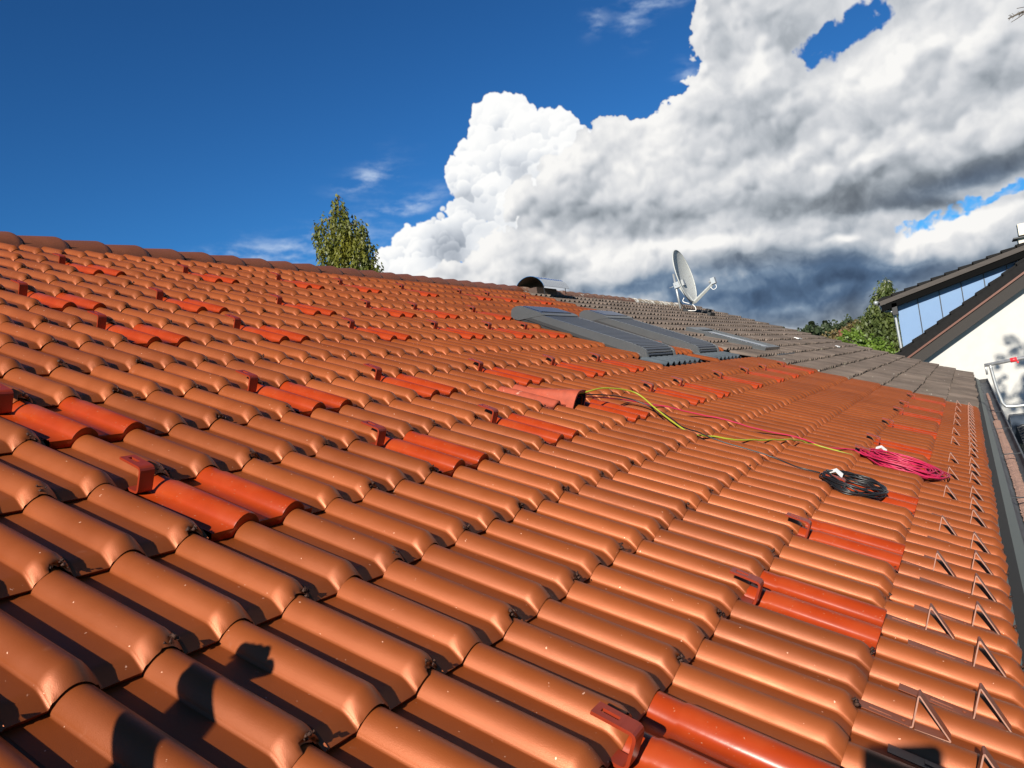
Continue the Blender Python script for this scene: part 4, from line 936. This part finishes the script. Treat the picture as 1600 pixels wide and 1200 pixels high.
def tree(name, base, h, limbs, leaf, nleaf, size, label, barkm, seed, droop=0.0, trunk_r=.15, blob=None, twig=True):
    """limbs: list of (centre offset xyz, radius xyz) crown masses; leaves fill them in sprays, twigs reach them"""
    g = np.random.default_rng(seed); t = empty(name, base, label, 'tree'); B = Vector(base)
    tops = max(l[0][2]+l[1][2]*.6 for l in limbs)
    tb = MB(); tp = catmull([(0, 0, 0), (g.normal(0, .1), g.normal(0, .1), tops*.4), (limbs[0][0][0]*.6, limbs[0][0][1]*.6, tops*.7), (limbs[0][0][0], limbs[0][0][1], tops)], 6)
    tb.tube(tp, [trunk_r*(1-.93*i/(len(tp)-1)) for i in range(len(tp))], 8)
    for (c, r) in limbs:
        k = min(len(tp)-1, max(0, int(len(tp)*min(.95, (c[2]-.5*r[2])/tops)))); s = Vector(tp[k]); e = Vector(c)
        mid = (s+e)/2+Vector((g.normal(0, .1), g.normal(0, .1), .15*r[2])); P = catmull([s, mid, e], 4); tb.tube(P, [trunk_r*.35*(1-.8*i/(len(P)-1)) for i in range(len(P))], 6)
        if twig:
            for _ in range(6):
                d = Vector(g.normal(0, 1, 3)); d.normalize(); q = e+Vector((d.x*r[0], d.y*r[1], abs(d.z)*r[2]))*.8
                tb.tube([e, (e+q)/2+Vector((0, 0, .08)), q-Vector((0, 0, droop*.2))], [trunk_r*.10, trunk_r*.07, .006], 5)
    tr = tb.build('trunk', barkm, t, True)
    vol = np.array([l[1][0]*l[1][1]*l[1][2] for l in limbs])**.75; vol = vol/vol.sum(); V = []; F = []
    for li, (c, r) in enumerate(limbs):
        nsp = max(8, int(nleaf*vol[li]/14))
        d = g.normal(0, 1, (nsp, 3)); d /= np.linalg.norm(d, axis=1)[:, None]; rad = g.random(nsp)**.33*(.75+.35*g.random(nsp))
        cen = np.array(c)+d*rad[:, None]*np.array(r)
        for k in range(nsp):
            m = 14; step = np.cumsum(g.normal(0, .35, (m, 3)), 0)*size*.8
            if droop > 0: step = step*np.array([.45, .45, .3]); step[:, 2] -= np.arange(m)*size*droop*(.5+g.random())
            pos = cen[k]+step
            n1 = g.normal(0, 1, (m, 3)); n1 /= np.linalg.norm(n1, axis=1)[:, None]; n2 = np.cross(n1, g.normal(0, 1, (m, 3))); n2 /= np.linalg.norm(n2, axis=1)[:, None]+1e-9
            if droop > 0: n1[:, 2] -= .8
            a = n1*size*(.7+.6*g.random((m, 1))); b_ = n2*size*.42
            q = np.stack([pos, pos+a*.5+b_, pos+a, pos+a*.5-b_], 1).reshape(-1, 3); n0 = len(V)*56; V.append(q)
    V = np.concatenate(V); nf = len(V)//4; F = np.arange(nf*4).reshape(-1, 4)
    me = bpy.data.meshes.new('crown'); me.from_pydata(V.tolist(), [], F.tolist()); me.update(); o = bpy.data.objects.new('crown', me); COL.objects.link(o); me.materials.append(leaf); o.parent = t
    return t
# birch behind the ridge: column of hanging sprays (crown centre about y 16.4, z 11.5..14.2)
tree('birch_tree', (20, 16.6, 0), 14.3, [((0, -.05, 14.0), (.30, .30, .34)), ((0, -.1, 13.5), (.5, .5, .42)), ((0, .50, 13.4), (.35, .32, .40)), ((0, 1.10, 13.25), (.36, .36, .46)), ((0, .1, 12.85), (.7, .65, .5)), ((0, -.72, 12.9), (.55, .48, .50)), ((0, .75, 12.45), (.6, .45, .45)), ((0, -.98, 12.25), (.5, .34, .45)),
     ((0, -.2, 12.2), (.8, .7, .5)), ((0, .45, 11.7), (.8, .7, .5)), ((0, -.85, 11.5), (.7, .55, .5)), ((0, -1.1, 11.0), (.5, .35, .4)), ((0, .2, 10.9), (.9, .9, .6)), ((0, -.8, 10.6), (.8, .6, .6)), ((0, 0, 10.0), (1.2, 1.4, .8)), ((0, .2, 8.8), (1.6, 1.8, .9)), ((0, 0, 7.4), (1.8, 1.9, .9))], lf_y, 30000, .105,
     'yellow-green birch with drooping sprays rising behind the ridge', m_bark, 3, droop=.55, trunk_r=.13)
tree('birch_tree', (40, 1.35, 0), 9.4, [((0, -.25, 8.9), (.5, .35, .5)), ((0, -.1, 8.4), (.8, .65, .6)), ((0, .1, 7.8), (1, .85, .6)), ((0, .45, 7.2), (1.1, 1.0, .7)), ((0, -.6, 7.5), (1, .8, .8)), ((0, .6, 6.5), (1.3, 1.3, .8)), ((0, -.5, 6.6), (1.2, 1.2, .8)), ((0, 0, 5.6), (1.6, 1.9, .9)), ((0, 0, 4.3), (1.6, 2.0, .9))], lf_d, 46000, .15,
     'tall dark birch with white bark showing beside the blue clad dormer', m_birch, 5, droop=.45, trunk_r=.16)
tree('maple_tree', (34, 1.9, 0), 7, [((0, .35, 6.35), (.7, .55, .55)), ((0, .9, 5.9), (.7, .6, .5)), ((0, -.3, 5.9), (.9, .7, .5)), ((0, .3, 5.5), (1, 1.1, .6)), ((0, -.9, 5.3), (.8, .7, .6)), ((0, 1.0, 5.1), (.9, .8, .6)), ((0, -1.5, 4.9), (.8, .7, .6)), ((0, 1.8, 5.2), (.8, .7, .5)), ((0, 0, 4.4), (1.3, 1.9, .8)), ((0, 0, 3.3), (1.3, 1.9, .8))], lf_g, 30000, .13,
     'bright green leafy maple in front of the tall dark birch', m_bark, 8, trunk_r=.12)
def conifer(base, h, r, label, seed, n=3600):
    g = np.random.default_rng(seed); t = empty('pine_tree', base, label, 'tree', 'far trees beyond the roof end')
    b = MB(); b.tube([(0, 0, 0), (0, 0, h)], [h*.018, .02], 6); b.build('trunk', m_bark, t)
    V = []
    for k in range(n):
        z = h*(.5+.5*g.random()**.7); rr_ = r*(1-(z/h))**.9*(.15+.85*g.random())*(1+.4*math.sin(z*9)); a = g.random()*6.28; p = np.array([math.cos(a)*rr_, math.sin(a)*rr_, z])
        d = np.array([math.cos(a), math.sin(a), -.25])*.30; s = np.array([-math.sin(a), math.cos(a),   .2*g.normal()])*.10; V.append(np.stack([p, p+d*.5+s, p+d, p+d*.5-s]))
    V = np.concatenate(V); me = bpy.data.meshes.new('crown'); me.from_pydata(V.tolist(), [], np.arange(len(V)).reshape(-1, 4).tolist()); me.update()
    o = bpy.data.objects.new('crown', me); COL.objects.link(o); me.materials.append(lf_c); o.parent = t
conifer((90, 12.6, 0), 9.95, 4.6, 'broad dark pine, leftmost on the far skyline', 1)
conifer((90, 11.2, 0), 9.75, 2.4, 'slim dark pine right of the broad one on the far skyline', 2)
tree('bush_tree', (86, 14.5, 0), 8, [((0, 0, 8.3), (1.5, 1.3, .8)), ((0, -2, 8.1), (1.5, 1.5, .8)), ((0, -4.2, 8.2), (1.6, 1.6, .9)), ((0, -6.2, 8.3), (1.6, 1.4, .9)), ((0, -1, 5.5), (2, 3.5, 1.2))], lf_c, 12000, .32, 'low dark green treetops at the foot of the two pines', m_bark, 12, trunk_r=.2)
tree('bush_tree', (60, 6.6, 0), 8, [((0, .4, 6.5), (1, 1.0, .7)), ((0, -.8, 6.9), (1, .9, .8)), ((0, -1.6, 7.2), (1, .7, .8)), ((0, 0, 5.4), (1.3, 2.0, 1.0))], lf_b, 12000, .22, 'brownish thin bush between the pines and the maple', m_bark, 14, trunk_r=.15)
# tree outside the frame: its branch tip reaches in at the upper right, its shade lies on the white gable wall
tree('larch_tree', (8.6, -4.75, 0), 12, [((0, 0, 11.6), (.8, .8, .6)), ((0, .5, 10.6), (1.1, .8, .6)), ((.4, -.6, 10.4), (1.1, .9, .6)), ((0, .6, 9.5), (1.2, .7, .5)), ((0, -.9, 9.2), (1.3, 1.0, .6)), ((0, .2, 8.3), (1.4, 1.2, .5)), ((0, -1.4, 7.9), (1.3, 1.1, .6))], lf_d, 2600, .12,
     'tree whose bare twig tip pokes in at the top right corner', m_bark, 21, trunk_r=.17)
b = MB(); g = np.random.default_rng(4)
br = [Vector((8.2, -4.9, 8.55)), Vector((8.1, -3.6, 8.83)), Vector((8.0, -2.9, 8.98)), Vector((8.0, -2.715, 9.005)), Vector((8.0, -2.58, 8.985))]
P = catmull(br, 5); b.tube(P, [.03*(1-i/(len(P)))+.003 for i in range(len(P))], 6)
P = catmull([Vector((8.0, -2.74, 9.0)), Vector((8.0, -2.66, 8.965)), Vector((8.0, -2.60, 8.945))], 4); b.tube(P, [.007, .006, .005, .005, .004, .004, .003, .003, .002][:len(P)], 5)
P = catmull([Vector((8.0, -2.80, 9.02)), Vector((8.0, -2.72, 9.045)), Vector((8.0, -2.66, 9.055))], 4); b.tube(P, .003, 5)
for _ in range(26):
    y = g.uniform(-2.78, -2.6); p = Vector((8.0, y, 8.995)); b.tube([p, p+Vector((g.normal(0, .01), .022, g.normal(0, .012)))], .0022, 4)
lt = [o for o in bpy.data.objects if o.name.startswith('larch_tree')][0]
b.v = [(q[0]-lt.location.x, q[1]-lt.location.y, q[2]) for q in b.v]; b.build('branch', m_bark, lt)
# rusty flue pipe standing behind the verge
b = MB(); b.tube([(0, 0, 0), (0, 0, 6.95)], .075, 10); b.tube([(0, 0, 6.9), (0, 0, 7.02)], .095, 10); b.tube([(0, .12, 0), (0, .12, 6.6)], .03, 8)
rp = b.build('flue_pipe', mat('rusty_steel', (.16, .060, .030), .8, var=.3, vscale=5), None, True); rp.location = (36, 2.88, 0); tag(rp, 'rusty brown flue pipe in front of the bushes', 'flue pipe')
b = MB(); b.add([(28, -.2, 5.1), (28, .5, 5.1), (28, -.15, 5.65), (30, -.2, 5.1), (30, .5, 5.1), (30, -.15, 5.65)], [(0, 1, 2), (5, 4, 3), (0, 3, 4, 1), (1, 4, 5, 2), (2, 5, 3, 0)])
b.box(28, 30, -.2, .5, 0, 5.1, None, 1)
sh = b.build('shed', [m_tile, m_white], None, False, (29, 0, 0)); tag(sh, 'little red roof peeping out at the foot of the downpipe', 'shed')

# scraps on the old tiles
g = np.random.default_rng(8)
for (r, c, lab) in ((101, -1.1, 'larger white scrap near the far verge'), (97, -3.0, 'small white scrap further up the far verge')):
    b = MB(); p = [(g.uniform(-.05, .05)+x, g.uniform(-.03, .03)+y) for x, y in ((-.10, -.04), (0, -.06), (.10, -.03), (.11, .04), (0, .06), (-.11, .04))]
    V = [W(r*RP+x, c*L+y, .045) for x, y in p]+[W(r*RP+x, c*L+y, .060) for x, y in p]
    b.add(V, [tuple(range(5, -1, -1)), tuple(range(6, 12))]+[(i, (i+1) % 6, 6+(i+1) % 6, 6+i) for i in range(6)])
    o = b.build('mortar_scrap', m_tag, None, False, W(r*RP, c*L, .04)); tag(o, lab, 'mortar scrap', 'white scraps on the old tiles')

# ------------------------------------------------------------------ photographer behind the camera (casts the shadow on the near tiles)
def skinned(name, pts, edges, rad, m, parent, sub=2):
    me = bpy.data.meshes.new(name); me.from_pydata([tuple(p) for p in pts], edges, []); me.update()
    o = bpy.data.objects.new(name, me); COL.objects.link(o); me.materials.append(m)
    s = o.modifiers.new('skin', 'SKIN'); s.use_smooth_shade = True
    for i, r in enumerate(rad):
        me.skin_vertices[0].data[i].radius = (r, r)
    me.skin_vertices[0].data[0].use_root = True
    d = o.modifiers.new('sub', 'SUBSURF'); d.levels = sub; d.render_levels = sub
    if parent: o.parent = parent
    return o
m_skin = mat('skin', (.52, .30, .22), .55); m_jean = mat('work_trousers', (.04, .05, .08), .9); m_shirt = mat('grey_work_jacket', (.10, .11, .12), .9); m_hair = mat('brown_hair', (.05, .03, .02), .8)
pb = W(-1.45, 1.72, 0)
def q(u, v, h): return W(u-.20, v+.02, h*.88)-pb
P = [q(-1.47, 1.66, .22), q(-1.45, 1.66, .42), q(-1.40, 1.66, .62), q(-1.36, 1.66, .80), q(-1.32, 1.70, .93), q(-1.30, 1.72, 1.00), q(-1.27, 1.74, 1.10), q(-1.27, 1.75, 1.20),
     q(-1.34, 1.48, .82), q(-1.20, 1.28, .60), q(-.92, .84, .44), q(-.56, .68, .42),
     q(-1.32, 1.86, .82), q(-1.20, 1.96, .62), q(-.98, 1.92, .70), q(-.84, 1.78, .86),
     q(-1.42, 1.50, .20), q(-1.06, 1.42, .40), q(-1.16, 1.38, .06), q(-1.00, 1.38, .04),
     q(-1.42, 1.84, .20), q(-1.06, 1.96, .34), q(-1.20, 2.0, .05), q(-1.04, 2.0, .04)]
E_ = [(0, 1), (1, 2), (2, 3), (3, 4), (4, 5), (5, 6), (6, 7), (3, 8), (8, 9), (9, 10), (10, 11), (3, 12), (12, 13), (13, 14), (14, 15), (0, 16), (16, 17), (17, 18), (18, 19), (0, 20), (20, 21), (21, 22), (22, 23)]
Rr = [.15, .145, .15, .14, .06, .055, .095, .085, .065, .050, .038, .032, .065, .050, .038, .030, .095, .070, .048, .035, .095, .070, .048, .035]
ps = skinned('person', P, E_, Rr, m_shirt, None); ps.location = pb
tag(ps, 'person crouching behind the camera, grey work jacket, left arm held out', 'person')
for side, (wrist, dirv) in enumerate(((q(-.56, .68, .42), Vector((.98, .05, -.05))), (q(-.84, 1.78, .86), Vector((.30, -.85, .35))))):
    dirv.normalize(); side_v = dirv.cross(NN).normalized(); pts = [wrist, wrist+dirv*.055]; ed = [(0, 1)]; rd = [.026, .030]
    for k, ln in enumerate((.070, .080, .075, .060)):
        b0 = wrist+dirv*.085+side_v*(.024-.0155*k); i0 = len(pts); bend = Vector(NN)*(-.012*(k+1))
        pts += [b0, b0+dirv*ln*.5+bend*.3, b0+dirv*ln+bend]; rd += [.0125, .0115, .0095]; ed += [(1, i0), (i0, i0+1), (i0+1, i0+2)]
    i0 = len(pts); tb_ = wrist+dirv*.03+side_v*.035; pts += [tb_, tb_+dirv*.035+side_v*.010, tb_+dirv*.065+side_v*.006]; rd += [.016, .013, .010]; ed += [(1, i0), (i0, i0+1), (i0+1, i0+2)]
    skinned('hand', pts, ed, rd, m_skin, ps, 1)
b = MB(); uvs = []
hc = q(-1.265, 1.75, 1.165); n = 10
for i in range(n+1):
    for j in range(16):
        a = PI*i/n; f = 2*PI*j/16; rr_ = Vector((math.sin(a)*math.cos(f)*.098, math.sin(a)*math.sin(f)*.078, math.cos(a)*.118)); uvs.append(hc+rr_)
b.add(uvs, [(i*16+j, (i+1)*16+j, (i+1)*16+(j+1) % 16, i*16+(j+1) % 16) for i in range(n) for j in range(16)])
b.tube([hc+Vector((.09, 0, .01)), hc+Vector((.118, 0, -.03))], [.010, .016], 6)
for sy in (-1, 1): b.tube([hc+Vector((0, sy*.075, -.01)), hc+Vector((-.005, sy*.092, .0))], [.020, .026], 8); b.tube([hc+Vector((.088, sy*.030, .012)), hc+Vector((.094, sy*.030, .012))], .010, 8)
b.build('head', m_skin, ps, True)
b = MB(); V = []
for i in range(6):
    for j in range(16):
        a = PI*.5*i/5; f = 2*PI*j/16; V.append(hc+Vector((math.sin(a)*math.cos(f)*.106-.014, math.sin(a)*math.sin(f)*.086, math.cos(a)*.126+.006)))
b.add(V, [(i*16+j, (i+1)*16+j, (i+1)*16+(j+1) % 16, i*16+(j+1) % 16) for i in range(5) for j in range(16)]); b.build('hair', m_hair, ps, True)
fw, rx, dn = CAXES
b = MB(); pp = [(sx1*(.060+.015*math.cos(a)), 0) for sx1 in (1,) for a in (0,)]; pr = [((.058 if math.cos(a) > 0 else -.058)+.017*math.cos(a), (.019 if math.sin(a) > 0 else -.019)+.017*math.sin(a)) for a in [2*PI*(i+.5)/24 for i in range(24)]]
b.prism(pr, .006, .014, lambda t, p, q2: CAM-fw*(t+.004)+rx*p+dn*q2)
ph = b.build('smartphone', m_black, None, False, CAM); tag(ph, 'black smartphone held out by the person crouching behind the camera', 'smartphone')
